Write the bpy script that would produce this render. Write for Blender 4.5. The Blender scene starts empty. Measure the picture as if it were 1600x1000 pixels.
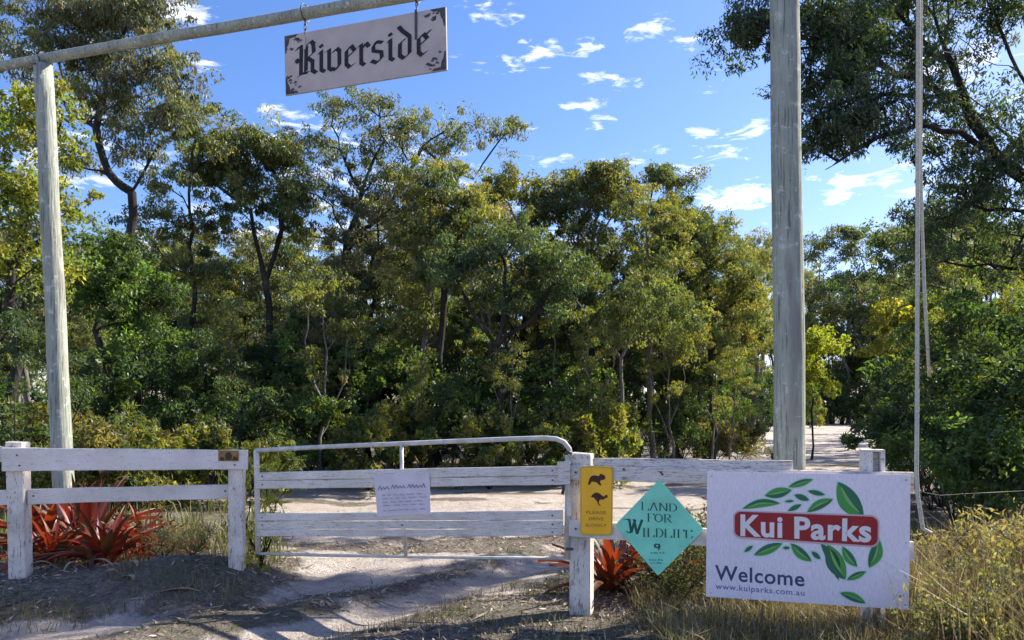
import bpy, bmesh, math, random
import numpy as np
from mathutils import Vector, Matrix

rad = math.radians
scene = bpy.context.scene
COL = scene.collection

# ------------------------------------------------------------------ camera
F = 1150.0; HZ = 652.0; EYE = 1.6
cam_d = bpy.data.cameras.new('camera'); cam = bpy.data.objects.new('camera', cam_d); COL.objects.link(cam)
cam.location = (0, 0, EYE); cam.rotation_euler = (rad(90), 0, 0)
cam_d.sensor_width = 36; cam_d.lens = 36 * F / 1600; cam_d.shift_y = (HZ - 500) / 1600
cam_d.clip_start = 0.05; cam_d.clip_end = 3000
scene.camera = cam

# ------------------------------------------------------------------ sun and sky
SUN_AZ = 62.0      # degrees from +y towards +x
SUN_EL = 39.0
sun_d = bpy.data.lights.new('sun', 'SUN'); sun = bpy.data.objects.new('sun', sun_d); COL.objects.link(sun)
sun_d.energy = 4.0; sun_d.angle = rad(0.55); sun_d.color = (1.0, 0.90, 0.74)
sdir = Vector((math.sin(rad(SUN_AZ)) * math.cos(rad(SUN_EL)), math.cos(rad(SUN_AZ)) * math.cos(rad(SUN_EL)), math.sin(rad(SUN_EL))))
sun.rotation_euler = (-sdir).to_track_quat('-Z', 'Y').to_euler()
scene.view_settings.view_transform = 'Standard'; scene.view_settings.look = 'None'
scene.view_settings.gamma = 1.0; scene.view_settings.use_curve_mapping = False
scene.view_settings.exposure = 1.56
SKY = 0.086

world = bpy.data.worlds.new('World'); scene.world = world; world.use_nodes = True

def build_sky():
    nt = world.node_tree; nt.nodes.clear(); N = nt.nodes.new; L = nt.links.new
    out = N('ShaderNodeOutputWorld'); bg = N('ShaderNodeBackground'); L(bg.outputs[0], out.inputs[0])
    sky = N('ShaderNodeTexSky'); sky.sky_type = 'NISHITA'; sky.sun_disc = False
    sky.sun_elevation = rad(SUN_EL); sky.sun_rotation = rad(SUN_AZ)
    sky.air_density = 1.0; sky.dust_density = 0.5; sky.ozone_density = 2.2; sky.altitude = 20
    hs = N('ShaderNodeHueSaturation'); hs.inputs['Saturation'].default_value = 1.22; hs.inputs['Value'].default_value = 1.0
    L(sky.outputs[0], hs.inputs['Color'])
    tc = N('ShaderNodeTexCoord'); sx = N('ShaderNodeSeparateXYZ'); L(tc.outputs['Generated'], sx.inputs[0])
    def m(op, a, b=None, c=None):
        n = N('ShaderNodeMath'); n.operation = op
        for i, v in enumerate((a, b, c)):
            if v is None: continue
            if isinstance(v, (int, float)): n.inputs[i].default_value = v
            else: L(v, n.inputs[i])
        return n.outputs[0]
    az = m('ARCTAN2', sx.outputs[0], sx.outputs[1]); el = m('ARCSINE', sx.outputs[2])
    mp = N('ShaderNodeMapping'); mp.inputs['Scale'].default_value = (1, 1, 3.4); L(tc.outputs['Generated'], mp.inputs[0])
    n1 = N('ShaderNodeTexNoise'); n1.inputs['Scale'].default_value = 20; n1.inputs['Detail'].default_value = 9
    n1.inputs['Roughness'].default_value = 0.62; n1.inputs['Distortion'].default_value = 0.5; L(mp.outputs[0], n1.inputs['Vector'])
    n2 = N('ShaderNodeTexNoise'); n2.inputs['Scale'].default_value = 2.4; n2.inputs['Detail'].default_value = 3; L(mp.outputs[0], n2.inputs['Vector'])
    # (px, py, half width, half height, strength) of the cloud wisps, turned into azimuth and elevation
    blobs = [(295, 22, 75, 34, 1.0), (765, 18, 48, 24, 1.0), (850, 78, 45, 26, 1.05), (905, 74, 40, 26, .8), (1015, 43, 60, 20, .9),
             (1080, 62, 50, 18, .75), (965, 126, 62, 22, .9), (765, 98, 62, 16, .8), (915, 160, 40, 12, .8), (1135, 205, 70, 16, 1.0),
             (1070, 250, 120, 24, .9), (935, 194, 30, 12, .8), (850, 252, 60, 14, .8), (860, 215, 60, 14, .75), (1160, 306, 90, 26, 1.25),
             (452, 184, 55, 18, .95), (320, 102, 34, 14, .7), (1120, 130, 30, 20, .6), (1310, 295, 80, 30, .9),
             (330, 300, 200, 120, .45), (1120, 345, 80, 24, .5), (1480, 60, 140, 150, .85), (120, 190, 130, 150, .75), (1420, 280, 90, 50, .75),
             (580, 380, 380, 160, .8), (480, 240, 120, 60, .7), (640, 250, 120, 60, .6)]
    acc = None
    for px, py, w, h, s in blobs:
        vx, vz = (px - 800) / F, (HZ - py) / F
        a0 = math.atan2(vx, 1); e0 = math.atan(vz / math.hypot(1, vx))
        wa = 1.25 * w / F * math.cos(a0) ** 2; he = 1.35 * h / F * math.cos(a0) * math.cos(e0) ** 2
        dx = m('MULTIPLY', m('SUBTRACT', az, a0), 1 / wa); dy = m('MULTIPLY', m('SUBTRACT', el, e0), 1 / he)
        r2 = m('ADD', m('MULTIPLY', dx, dx), m('MULTIPLY', dy, dy))
        b = m('MULTIPLY', m('MAXIMUM', m('SUBTRACT', 1.0, r2), 0.0), s)
        acc = b if acc is None else m('MAXIMUM', acc, b)
    # unseen sky goes on with scattered clouds, cover raised to whiten the ambient light
    far = m('GREATER_THAN', m('ABSOLUTE', az), 0.66)
    rest = m('MULTIPLY', m('MULTIPLY', m('MAXIMUM', m('SUBTRACT', n2.outputs[0], 0.44), 0.0), 5.0), far)
    acc = m('MAXIMUM', acc, rest)
    dens = m('ADD', m('MULTIPLY', acc, 1.0), m('MULTIPLY', m('SUBTRACT', n1.outputs[0], 0.64), 5.0))
    dens = m('MULTIPLY', dens, m('MINIMUM', m('MULTIPLY', acc, 5.0), 1.0))
    dens = m('MINIMUM', m('MAXIMUM', m('MULTIPLY', dens, 0.72), 0.0), 0.85)
    mix = N('ShaderNodeMix'); mix.data_type = 'RGBA'; L(dens, mix.inputs['Factor'])
    tint = N('ShaderNodeMix'); tint.data_type = 'RGBA'; tint.blend_type = 'MULTIPLY'; tint.inputs['Factor'].default_value = 1.0
    tint.inputs['B'].default_value = SKY_TINT
    L(hs.outputs[0], tint.inputs['A']); L(tint.outputs['Result'], mix.inputs['A'])
    mix.inputs['B'].default_value = (9.5, 9.2, 9.4, 1)
    L(mix.outputs['Result'], bg.inputs[0]); bg.inputs[1].default_value = SKY
SKY_TINT = (0.93, 0.83, 0.97, 1)
build_sky()

# ------------------------------------------------------------------ helpers
rng = np.random.default_rng(7)
random.seed(7)

def P(px, py, d):
    return np.array([(px - 800) / F * d, d, EYE + (HZ - py) / F * d])

def nodemat(name, base=(0.5, 0.5, 0.5), rough=0.8, spec=0.3):
    m = bpy.data.materials.new(name); m.use_nodes = True
    b = m.node_tree.nodes['Principled BSDF']
    b.inputs['Base Color'].default_value = (*base, 1); b.inputs['Roughness'].default_value = rough
    b.inputs['Specular IOR Level'].default_value = spec
    return m, m.node_tree, b

def ramp(nt, fac, stops):
    r = nt.nodes.new('ShaderNodeValToRGB'); el = r.color_ramp.elements
    while len(el) > len(stops): el.remove(el[-1])
    while len(el) < len(stops): el.new(0.5)
    for e, (p, c) in zip(el, stops):
        e.position = p; e.color = (*c, 1) if len(c) == 3 else c
    nt.links.new(fac, r.inputs[0]); return r.outputs[0]

def noise(nt, scale, detail=5, rough=0.55, vec=None, dist=0.0, stretch=None):
    n = nt.nodes.new('ShaderNodeTexNoise'); n.inputs['Scale'].default_value = scale; n.inputs['Detail'].default_value = detail
    n.inputs['Roughness'].default_value = rough; n.inputs['Distortion'].default_value = dist
    if vec is None:
        tc = nt.nodes.new('ShaderNodeTexCoord'); vec = tc.outputs['Object']
    if stretch:
        mp = nt.nodes.new('ShaderNodeMapping'); mp.inputs['Scale'].default_value = stretch; nt.links.new(vec, mp.inputs[0]); vec = mp.outputs[0]
    nt.links.new(vec, n.inputs['Vector']); return n.outputs[0]

def mixc(nt, fac, a, b, mode='MIX'):
    n = nt.nodes.new('ShaderNodeMix'); n.data_type = 'RGBA'; n.blend_type = mode
    for k, v in (('Factor', fac), ('A', a), ('B', b)):
        if isinstance(v, (int, float)): n.inputs[k].default_value = v
        elif isinstance(v, tuple): n.inputs[k].default_value = (*v, 1)
        else: nt.links.new(v, n.inputs[k])
    return n.outputs['Result']

def bump(nt, b, h, strength, dist=0.01):
    n = nt.nodes.new('ShaderNodeBump'); n.inputs['Strength'].default_value = strength; n.inputs['Distance'].default_value = dist
    nt.links.new(h, n.inputs['Height']); nt.links.new(n.outputs[0], b.inputs['Normal'])

def mat_leaf(name, trans=0.50, gloss=0.05, rough=0.5, thru=(1.9, 1.75, 0.6)):
    m = bpy.data.materials.new(name); m.use_nodes = True; nt = m.node_tree; nt.nodes.clear()
    N = nt.nodes.new; L = nt.links.new
    out = N('ShaderNodeOutputMaterial'); at = N('ShaderNodeAttribute'); at.attribute_name = 'tint'
    d = N('ShaderNodeBsdfDiffuse'); t = N('ShaderNodeBsdfTranslucent'); g = N('ShaderNodeBsdfGlossy'); g.inputs['Roughness'].default_value = rough
    g.inputs[0].default_value = (0.8, 0.85, 0.9, 1)
    L(at.outputs[0], d.inputs[0])
    tc = mixc(nt, 1.0, at.outputs[0], thru, 'MULTIPLY'); L(tc, t.inputs[0])
    m1 = N('ShaderNodeMixShader'); m1.inputs[0].default_value = trans; L(d.outputs[0], m1.inputs[1]); L(t.outputs[0], m1.inputs[2])
    m2 = N('ShaderNodeMixShader'); m2.inputs[0].default_value = gloss; L(m1.outputs[0], m2.inputs[1]); L(g.outputs[0], m2.inputs[2])
    L(m2.outputs[0], out.inputs[0]); return m

def mat_bark(name, c1, c2, c3):
    m, nt, b = nodemat(name, c1, 0.9, 0.1)
    a = noise(nt, 3.0, 5, 0.6, stretch=(1, 1, .35)); f = noise(nt, 22, 6, 0.6, stretch=(1, 1, .2))
    c = ramp(nt, a, [(0.3, c1), (0.55, c2), (0.75, c3)])
    c = mixc(nt, 0.7, c, ramp(nt, f, [(0.3, (.45, .45, .45)), (0.7, (1.2, 1.2, 1.2))]), 'MULTIPLY')
    nt.links.new(c, b.inputs['Base Color']); bump(nt, b, f, 0.7, 0.03); return m

def mat_paint(name, white, wood, amount, dirt=0.5, grain=(1, 1, 6)):
    """weathered paint on timber: chips, grain, grime"""
    m, nt, b = nodemat(name, white, 0.7, 0.25)
    tc = nt.nodes.new('ShaderNodeTexCoord').outputs['Object']
    g = noise(nt, 9, 7, 0.7, tc, stretch=grain); g2 = noise(nt, 38, 6, 0.65, tc, stretch=grain); big = noise(nt, 2.2, 4, 0.6, tc)
    add = nt.nodes.new('ShaderNodeMath'); add.operation = 'ADD'; nt.links.new(g, add.inputs[0]); nt.links.new(g2, add.inputs[1])
    hf = nt.nodes.new('ShaderNodeMath'); hf.operation = 'MULTIPLY'; nt.links.new(add.outputs[0], hf.inputs[0]); hf.inputs[1].default_value = .5
    fac = ramp(nt, hf.outputs[0], [(amount, (0, 0, 0)), (amount + .03, (1, 1, 1))])
    w = mixc(nt, dirt, white, ramp(nt, big, [(0.3, (.50, .50, .46)), (0.5, (.84, .83, .81)), (0.66, (1, 1, 1))]), 'MULTIPLY')
    w = mixc(nt, 0.5, w, ramp(nt, g2, [(0.3, (.62, .6, .57)), (0.6, (1, 1, 1))]), 'MULTIPLY')
    c = mixc(nt, fac, w, wood); nt.links.new(c, b.inputs['Base Color'])
    bump(nt, b, add.outputs[0], 0.5, 0.006); return m

def mat_flat(name, c, rough=0.5, var=0.12, spec=0.4, scale=6):
    m, nt, b = nodemat(name, c, rough, spec)
    n = noise(nt, scale, 6, 0.6)
    k = 1 - var * 2
    nt.links.new(mixc(nt, 1.0, c, ramp(nt, n, [(0.3, (k, k, k)), (0.65, (1, 1, 1))]), 'MULTIPLY'), b.inputs['Base Color'])
    bump(nt, b, n, 0.08, 0.003); return m

def add_attr(me, cols):
    a = me.color_attributes.new('tint', 'FLOAT_COLOR', 'POINT')
    c = np.ones((len(cols), 4), np.float32); c[:, :3] = cols
    a.data.foreach_set('color', c.ravel())

def mesh_np(name, verts, faces, mat, cols=None, smooth=False):
    """faces: one (n,3) or (n,4) array, or a list of such"""
    if not isinstance(faces, list): faces = [faces]
    faces = [np.asarray(f, np.int64) for f in faces if len(f)]
    me = bpy.data.meshes.new(name)
    verts = np.asarray(verts, np.float32)
    me.vertices.add(len(verts)); me.vertices.foreach_set('co', verts.ravel())
    loops = np.concatenate([f.ravel() for f in faces]).astype(np.int32)
    sizes = np.concatenate([np.full(len(f), f.shape[1]) for f in faces])
    starts = np.concatenate([[0], np.cumsum(sizes)[:-1]]).astype(np.int32)
    me.loops.add(len(loops)); me.loops.foreach_set('vertex_index', loops)
    me.polygons.add(len(sizes)); me.polygons.foreach_set('loop_start', starts)
    try: me.polygons.foreach_set('loop_total', sizes.astype(np.int32))
    except Exception: pass
    me.polygons.foreach_set('use_smooth', np.full(len(sizes), bool(smooth)))
    me.update(calc_edges=True)
    if cols is not None: add_attr(me, cols)
    me.materials.append(mat); return me

def obj(name, me, parent=None, loc=(0, 0, 0)):
    o = bpy.data.objects.new(name, me); COL.objects.link(o); o.location = loc
    if parent is not None: o.parent = parent
    return o

def tag(o, label=None, cat=None, group=None, kind=None):
    if label: o['label'] = label
    if cat: o['category'] = cat
    if group: o['group'] = group
    if kind: o['kind'] = kind
    return o

def thing(name, label, cat, loc=(0, 0, 0), rz=0.0, group=None):
    o = bpy.data.objects.new(name, None); COL.objects.link(o); o.location = loc; o.rotation_euler = (0, 0, rz)
    return tag(o, label, cat, group)

def bm_obj(name, bm, mat, parent=None, smooth=False):
    bmesh.ops.recalc_face_normals(bm, faces=bm.faces)
    me = bpy.data.meshes.new(name); bm.to_mesh(me); bm.free()
    if smooth:
        for p in me.polygons: p.use_smooth = True
    me.materials.append(mat); return obj(name, me, parent)

def hexa(bm, c8):
    v = [bm.verts.new(c) for c in c8]
    for f in ((0, 1, 2, 3), (7, 6, 5, 4), (0, 4, 5, 1), (1, 5, 6, 2), (2, 6, 7, 3), (3, 7, 4, 0)): bm.faces.new([v[i] for i in f])
    return v

def prism(name, corners, y0, y1, mat, parent, bevel=0.004, segs=0, wob=0.0, seed=0):
    """board: corners (s,z) x4 TL TR BR BL in the plane frame, extruded from y0 (front) to y1; cut into segs lengths that waver a little"""
    r = random.Random(seed); bm = bmesh.new()
    tl, tr, br, bl = corners; n = max(1, segs); rows = []
    for i in range(n + 1):
        t = i / n; w = (r.uniform(-wob, wob), r.uniform(-wob, wob), r.uniform(-wob, wob) * .6)
        top = (tl[0] + (tr[0] - tl[0]) * t, tl[1] + (tr[1] - tl[1]) * t + w[0]); bot = (bl[0] + (br[0] - bl[0]) * t, bl[1] + (br[1] - bl[1]) * t + w[1])
        rows.append([bm.verts.new(c) for c in ((top[0], y0 + w[2], top[1]), (bot[0], y0 + w[2], bot[1]), (bot[0], y1 + w[2], bot[1]), (top[0], y1 + w[2], top[1]))])
    for a, b in zip(rows, rows[1:]):
        for k in range(4): bm.faces.new((a[k], a[(k + 1) % 4], b[(k + 1) % 4], b[k]))
    bm.faces.new(rows[0][::-1]); bm.faces.new(rows[-1])
    bmesh.ops.recalc_face_normals(bm, faces=bm.faces)
    if bevel:
        es = [e for e in bm.edges if e.calc_face_angle(0) > 0.8]
        bmesh.ops.bevel(bm, geom=es, offset=bevel, segments=1, affect='EDGES')
    return bm_obj(name, bm, mat, parent)

def tube_mesh(name, pts, r, mat, sides=10, smooth=True):
    pts = [Vector(p) for p in pts]; rs = r if isinstance(r, (list, tuple)) else [r] * len(pts)
    bm = bmesh.new(); rings = []; up = None
    for i, p in enumerate(pts):
        d = (pts[min(i + 1, len(pts) - 1)] - pts[max(i - 1, 0)]).normalized()
        if up is None: up = d.orthogonal().normalized()
        up = (up - d * up.dot(d)).normalized(); s = d.cross(up)
        rings.append([bm.verts.new(p + (up * math.cos(a) + s * math.sin(a)) * rs[i]) for a in [2 * math.pi * k / sides for k in range(sides)]])
    for a, b in zip(rings, rings[1:]):
        for k in range(sides): bm.faces.new((a[k], a[(k + 1) % sides], b[(k + 1) % sides], b[k]))
    bm.faces.new(rings[0][::-1]); bm.faces.new(rings[-1])
    bmesh.ops.recalc_face_normals(bm, faces=bm.faces)
    me = bpy.data.meshes.new(name); bm.to_mesh(me); bm.free()
    for p in me.polygons: p.use_smooth = smooth and len(p.vertices) == 4
    me.materials.append(mat); return me

def tube(name, pts, r, mat, parent=None, sides=10): return obj(name, tube_mesh(name, pts, r, mat, sides), parent)

class Plane:
    """a vertical plane standing in the yard; at(px,py) = local (s,z) of the photo point on it"""
    def __init__(s, x0, y0, ang): s.x0, s.y0, s.a = x0, y0, ang; s.ux, s.uy = math.cos(ang), math.sin(ang)
    def at(s, px, py, off=0.0):
        x0 = s.x0 + s.uy * (-off) * -1 if False else s.x0 - s.uy * (off); y0 = s.y0 + s.ux * off
        k = (px - 800) / F; t = (k * y0 - x0) / (s.ux - k * s.uy); y = y0 + s.uy * t
        return (t, EYE + (HZ - py) * y / F)
    def root(s, name, label, cat, group=None): return thing(name, label, cat, (s.x0, s.y0, 0), s.a, group)

def flat_poly(name, polys, y, mat, parent, thick=0.0):
    """polys: list of [(s,z)...] outlines, laid at local depth y (facing the camera side)"""
    bm = bmesh.new()
    for p in polys:
        vs = [bm.verts.new((a, y, b)) for a, b in p]
        try: f = bm.faces.new(vs)
        except ValueError: continue
        f.normal_update()
        if f.normal.y > 0: f.normal_flip()
    if thick:
        r = bmesh.ops.extrude_face_region(bm, geom=bm.faces[:])
        bmesh.ops.translate(bm, vec=(0, thick, 0), verts=[v for v in r['geom'] if isinstance(v, bmesh.types.BMVert)])
        bmesh.ops.recalc_face_normals(bm, faces=bm.faces)
    me = bpy.data.meshes.new(name); bm.to_mesh(me); bm.free(); me.materials.append(mat); return obj(name, me, parent)

def quadmap(q):
    tl, tr, br, bl = q
    def f(u, v):  # u right, v up
        tx = tl[0] + (tr[0] - tl[0]) * u, tl[1] + (tr[1] - tl[1]) * u
        bx = bl[0] + (br[0] - bl[0]) * u, bl[1] + (br[1] - bl[1]) * u
        return bx[0] + (tx[0] - bx[0]) * v, bx[1] + (tx[1] - bx[1]) * v
    return f

def text_mesh(name, txt, quad, y, mat, parent, bold=0.0, ref=None, spacing=1.0):
    """lettering fitted into the local quad TL TR BR BL (cap line to base line)"""
    cu = bpy.data.curves.new('lettering', 'FONT'); cu.body = txt; cu.offset = bold; cu.size = 1; cu.space_character = spacing; cu.resolution_u = 4
    o = bpy.data.objects.new('lettering', cu); COL.objects.link(o)
    dg = bpy.context.evaluated_depsgraph_get(); dg.update()
    me = bpy.data.meshes.new_from_object(o.evaluated_get(dg)); bpy.data.objects.remove(o); me.name = name
    co = np.empty(len(me.vertices) * 3, np.float32); me.vertices.foreach_get('co', co); co = co.reshape(-1, 3)
    x0, x1 = co[:, 0].min(), co[:, 0].max(); y0, y1 = (0.0, 0.70) if ref is None else ref
    f = quadmap(quad)
    for v in me.vertices:
        a, b = f((v.co.x - x0) / (x1 - x0), (v.co.y - y0) / (y1 - y0)); v.co = (a, y, b)
    me.materials.clear(); me.materials.append(mat); me.update()
    if len(me.polygons) and me.polygons[0].normal.y > 0: me.flip_normals()
    return obj(name, me, parent)

def pen(strokes, nib, mapf, thin=0.0):
    """broad-nib strokes -> quads; nib (dx,dy) half vector; thin = minimum half thickness"""
    out = []
    for st in strokes:
        for (a, b) in zip(st, st[1:]):
            dx, dy = b[0] - a[0], b[1] - a[1]; l = math.hypot(dx, dy) or 1; nx, ny = -dy / l, dx / l
            s = 1 if nib[0] * nx + nib[1] * ny >= 0 else -1
            hx, hy = nib[0] * s + nx * thin, nib[1] * s + ny * thin
            ex, ey = dx / l * thin, dy / l * thin
            q = [(a[0] - hx - ex, a[1] - hy - ey), (b[0] - hx + ex, b[1] - hy + ey), (b[0] + hx + ex, b[1] + hy + ey), (a[0] + hx - ex, a[1] + hy - ey)]
            out.append([mapf(*p) for p in q])
    return out

def flat_polys_stacked(name, polys, y, mat, parent, kind=None):
    """overlapping strokes: each a hair in front of the last, so that no two lie in one plane"""
    bm = bmesh.new()
    for i, p in enumerate(polys):
        vs = [bm.verts.new((a, y - i * 0.00006, b)) for a, b in p]
        f = bm.faces.new(vs); f.normal_update()
        if f.normal.y > 0: f.normal_flip()
    me = bpy.data.meshes.new(name); bm.to_mesh(me); bm.free(); me.materials.append(mat); o = obj(name, me, parent)
    if name in ('handwriting', 'small_print', 'leaf_glow'): o['kind'] = 'stuff'
    return o

# ------------------------------------------------------------------ numpy noise and terrain
def vnoise(x, y, seed=0):
    xi = np.floor(x).astype(np.int64); yi = np.floor(y).astype(np.int64); xf = x - xi; yf = y - yi
    def h(a, b):
        n = (a * 374761393 + b * 668265263 + seed * 1442695041) & 0x7fffffff
        n = ((n ^ (n >> 13)) * 1274126177) & 0x7fffffff
        return ((n ^ (n >> 16)) & 0xffff) / 65535.0
    u = xf * xf * (3 - 2 * xf); v = yf * yf * (3 - 2 * yf)
    return (h(xi, yi) * (1 - u) + h(xi + 1, yi) * u) * (1 - v) + (h(xi, yi + 1) * (1 - u) + h(xi + 1, yi + 1) * u) * v
def fbm(x, y, o=4, seed=0):
    s = 0; a = 0.5; t = 0
    for i in range(o): s = s + a * vnoise(x * 2 ** i, y * 2 ** i, seed + i * 17); t += a; a *= .5
    return s / t

TRACK = np.array([(-12, 2.2), (-6.5, 4.2), (-4.4, 5.35), (-3.3, 5.85), (-2.45, 6.25), (-2.05, 6.8), (-2.2, 7.8), (-3.0, 9.5), (-3.6, 11.5), (-6.0, 14), (-6.5, 16), (-2, 18.5), (3.3, 21), (6, 28),
                  (10.3, 38), (19, 56), (25, 76), (35, 88), (47, 88), (31, 60), (19.5, 38), (11.2, 22), (7.5, 15), (4.4, 11.5), (2.0, 9.4),
                  (.6, 8.1), (-.3, 6.9), (-1.5, 5.3), (-3, 3.2), (-5, 1), (-12, -1)], float)
def track_sd(x, y):
    """signed distance to the track outline, positive inside"""
    d2 = np.full(x.shape, 1e9); inside = np.zeros(x.shape, bool)
    n = len(TRACK)
    for i in range(n):
        ax, ay = TRACK[i]; bx, by = TRACK[(i + 1) % n]; ex, ey = bx - ax, by - ay
        t = np.clip(((x - ax) * ex + (y - ay) * ey) / (ex * ex + ey * ey), 0, 1)
        d2 = np.minimum(d2, (x - ax - t * ex) ** 2 + (y - ay - t * ey) ** 2)
        c = ((ay > y) != (by > y)); xx = ax + (y - ay) / (ey if ey else 1e-9) * ex
        inside ^= c & (x < xx)
    return np.where(inside, 1, -1) * np.sqrt(d2)
def seg_d(x, y, pts):
    d = np.full(np.shape(x), 1e9)
    for (ax, ay), (bx, by) in zip(pts, pts[1:]):
        ex, ey = bx - ax, by - ay; t = np.clip(((x - ax) * ex + (y - ay) * ey) / (ex * ex + ey * ey), 0, 1)
        d = np.minimum(d, np.hypot(x - ax - t * ex, y - ay - t * ey))
    return d
RIDGE = [(-3.6, 4.4), (-2.1, 5.9), (-1.0, 7.1), (-.2, 8.4), (1.5, 11)]
RUT1 = [(-5.6, 4.2), (-3.1, 6.0), (-2.1, 7.6), (-1.2, 10), (0, 13), (4, 19)]; RUT2 = [(-2.6, 4.2), (-1.3, 5.9), (-.4, 7.2), (.8, 9), (2.5, 12), (6.5, 19)]
def sstep(a, b, x):
    t = np.clip((x - a) / (b - a), 0, 1); return t * t * (3 - 2 * t)
def terrain(x, y):
    x = np.asarray(x, float); y = np.asarray(y, float)
    sd = track_sd(x, y); off = sstep(0.1, -0.9, sd)
    z = (fbm(x * .35, y * .35, 3, 3) - .5) * .16 + (fbm(x * 1.7, y * 1.7, 3, 5) - .5) * .07 * (0.5 + off)
    z += 0.27 * np.exp(-(((x + 2.75) / 1.2) ** 2 + ((y - 6.75) / .8) ** 2)) * sstep(.35, -.55, sd)
    z += 0.10 * np.exp(-(((x + 4.8) / 1.3) ** 2 + ((y - 6.9) / 1.1) ** 2)) * sstep(.15, -.3, sd)
    z += 0.05 * np.exp(-(seg_d(x, y, RIDGE) / .28) ** 2) + 0.06 * off * sstep(12, 7, y)
    z -= 0.055 * np.exp(-(seg_d(x, y, RUT1) / .22) ** 2) + 0.055 * np.exp(-(seg_d(x, y, RUT2) / .22) ** 2)
    z += .75 * sstep(34, 92, y)
    z += sstep(150, 500, np.hypot(x, y)) * 2.0
    return z
def tz(x, y): return float(terrain(np.array([x]), np.array([y]))[0])
def sandmask(x, y):
    sd = track_sd(x, y)
    m = sstep(-.25, .45, sd + (fbm(x * 1.6, y * 1.6, 4, 21) - .5) * 1.3)
    ridge = np.exp(-(seg_d(x, y, RIDGE) / .30) ** 2) * sstep(10.5, 6.5, y)
    m = m * (1 - .95 * np.clip(ridge * 1.5 * fbm(x * 2.5, y * 2.5, 3, 9) * 1.7, 0, 1))
    m = m * (1 - .45 * sstep(.55, .72, fbm(x * .9 + 7, y * .9, 4, 33)) * sstep(14, 6, y))
    rut = np.maximum(np.exp(-(seg_d(x, y, RUT1) / .30) ** 2), np.exp(-(seg_d(x, y, RUT2) / .30) ** 2)) * sstep(-.3, .2, sd)
    m = np.maximum(m, rut * .95)
    m = m * (1 - .8 * sstep(.50, .66, fbm(x * .33 + 3, y * 1.15, 4, 91)) * sstep(7.2, 9, y) * sstep(60, 20, y))  # litter patches stretched into bands, imitating tree shade across the sand
    return m

def mat_ground():
    m, nt, b = nodemat('sandy_soil', (.5, .45, .4), 0.95, 0.1)
    at = nt.nodes.new('ShaderNodeAttribute'); at.attribute_name = 'tint'
    sp = nt.nodes.new('ShaderNodeSeparateColor'); nt.links.new(at.outputs[0], sp.inputs[0])
    tc = nt.nodes.new('ShaderNodeTexCoord').outputs['Object']
    f1 = noise(nt, 5.5, 8, 0.7, tc); f2 = noise(nt, 30, 6, 0.7, tc); f3 = noise(nt, 1.1, 5, 0.6, tc)
    a = nt.nodes.new('ShaderNodeMath'); a.operation = 'ADD'; nt.links.new(sp.outputs[0], a.inputs[0])
    k = nt.nodes.new('ShaderNodeMath'); k.operation = 'MULTIPLY_ADD'; nt.links.new(f1, k.inputs[0]); k.inputs[1].default_value = 1.5; k.inputs[2].default_value = -.75
    nt.links.new(k.outputs[0], a.inputs[1])
    fac = ramp(nt, a.outputs[0], [(0.30, (0, 0, 0)), (0.62, (1, 1, 1))])
    sand = ramp(nt, f3, [(0.3, (.55, .49, .44)), (0.55, (.65, .59, .545)), (0.75, (.72, .665, .62))])
    sand = mixc(nt, .75, sand, ramp(nt, f2, [(0.32, (.55, .52, .50)), (0.55, (1, 1, 1))]), 'MULTIPLY')
    sand = mixc(nt, .6, sand, ramp(nt, f1, [(0.36, (.56, .54, .52)), (0.5, (.86, .85, .84)), (0.58, (1, 1, 1))]), 'MULTIPLY')
    lit = ramp(nt, f2, [(0.28, (.10, .085, .074)), (0.5, (.22, .19, .165)), (0.68, (.36, .32, .28))])
    lit = mixc(nt, ramp(nt, f3, [(0.45, (0, 0, 0)), (.65, (.7, .7, .7))]), lit, (.11, .12, .07))
    nt.links.new(mixc(nt, fac, lit, sand), b.inputs['Base Color'])
    ad = nt.nodes.new('ShaderNodeMath'); ad.operation = 'ADD'; nt.links.new(f1, ad.inputs[0]); nt.links.new(f2, ad.inputs[1])
    bump(nt, b, ad.outputs[0], 1.0, 0.08); return m
M_GROUND = mat_ground()

def build_ground():
    nu, nv = 440, 420
    u = np.linspace(-6.0, 6.0, nu); v = np.linspace(-5.4, 6.2, nv)
    xs = 2.6 * np.sinh(u) - 1.0; ys = 2.6 * np.sinh(v) + 6.5
    X, Y = np.meshgrid(xs, ys); x = X.ravel(); y = Y.ravel()
    z = terrain(x, y); s = sandmask(x, y)
    verts = np.stack([x, y, z], 1); cols = np.stack([s, s, s], 1)
    i = np.arange(nu - 1)[None, :] + np.arange(nv - 1)[:, None] * nu
    f = np.stack([i, i + 1, i + nu + 1, i + nu], -1).reshape(-1, 4)
    cx = x[f].mean(1); cy = y[f].mean(1); on = track_sd(cx, cy) > 0
    for nm, sel, lab in (('ground', ~on, 'shaded ground of leaf litter and patchy grass'), ('sandy_track', on, 'pale sandy track through the gateway')):
        g = f[sel]; used, inv = np.unique(g, return_inverse=True)
        me = mesh_np(nm, verts[used], inv.reshape(-1, 4), M_GROUND, cols[used], True)
        tag(obj(nm, me), lab, kind='structure')
build_ground()

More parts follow.
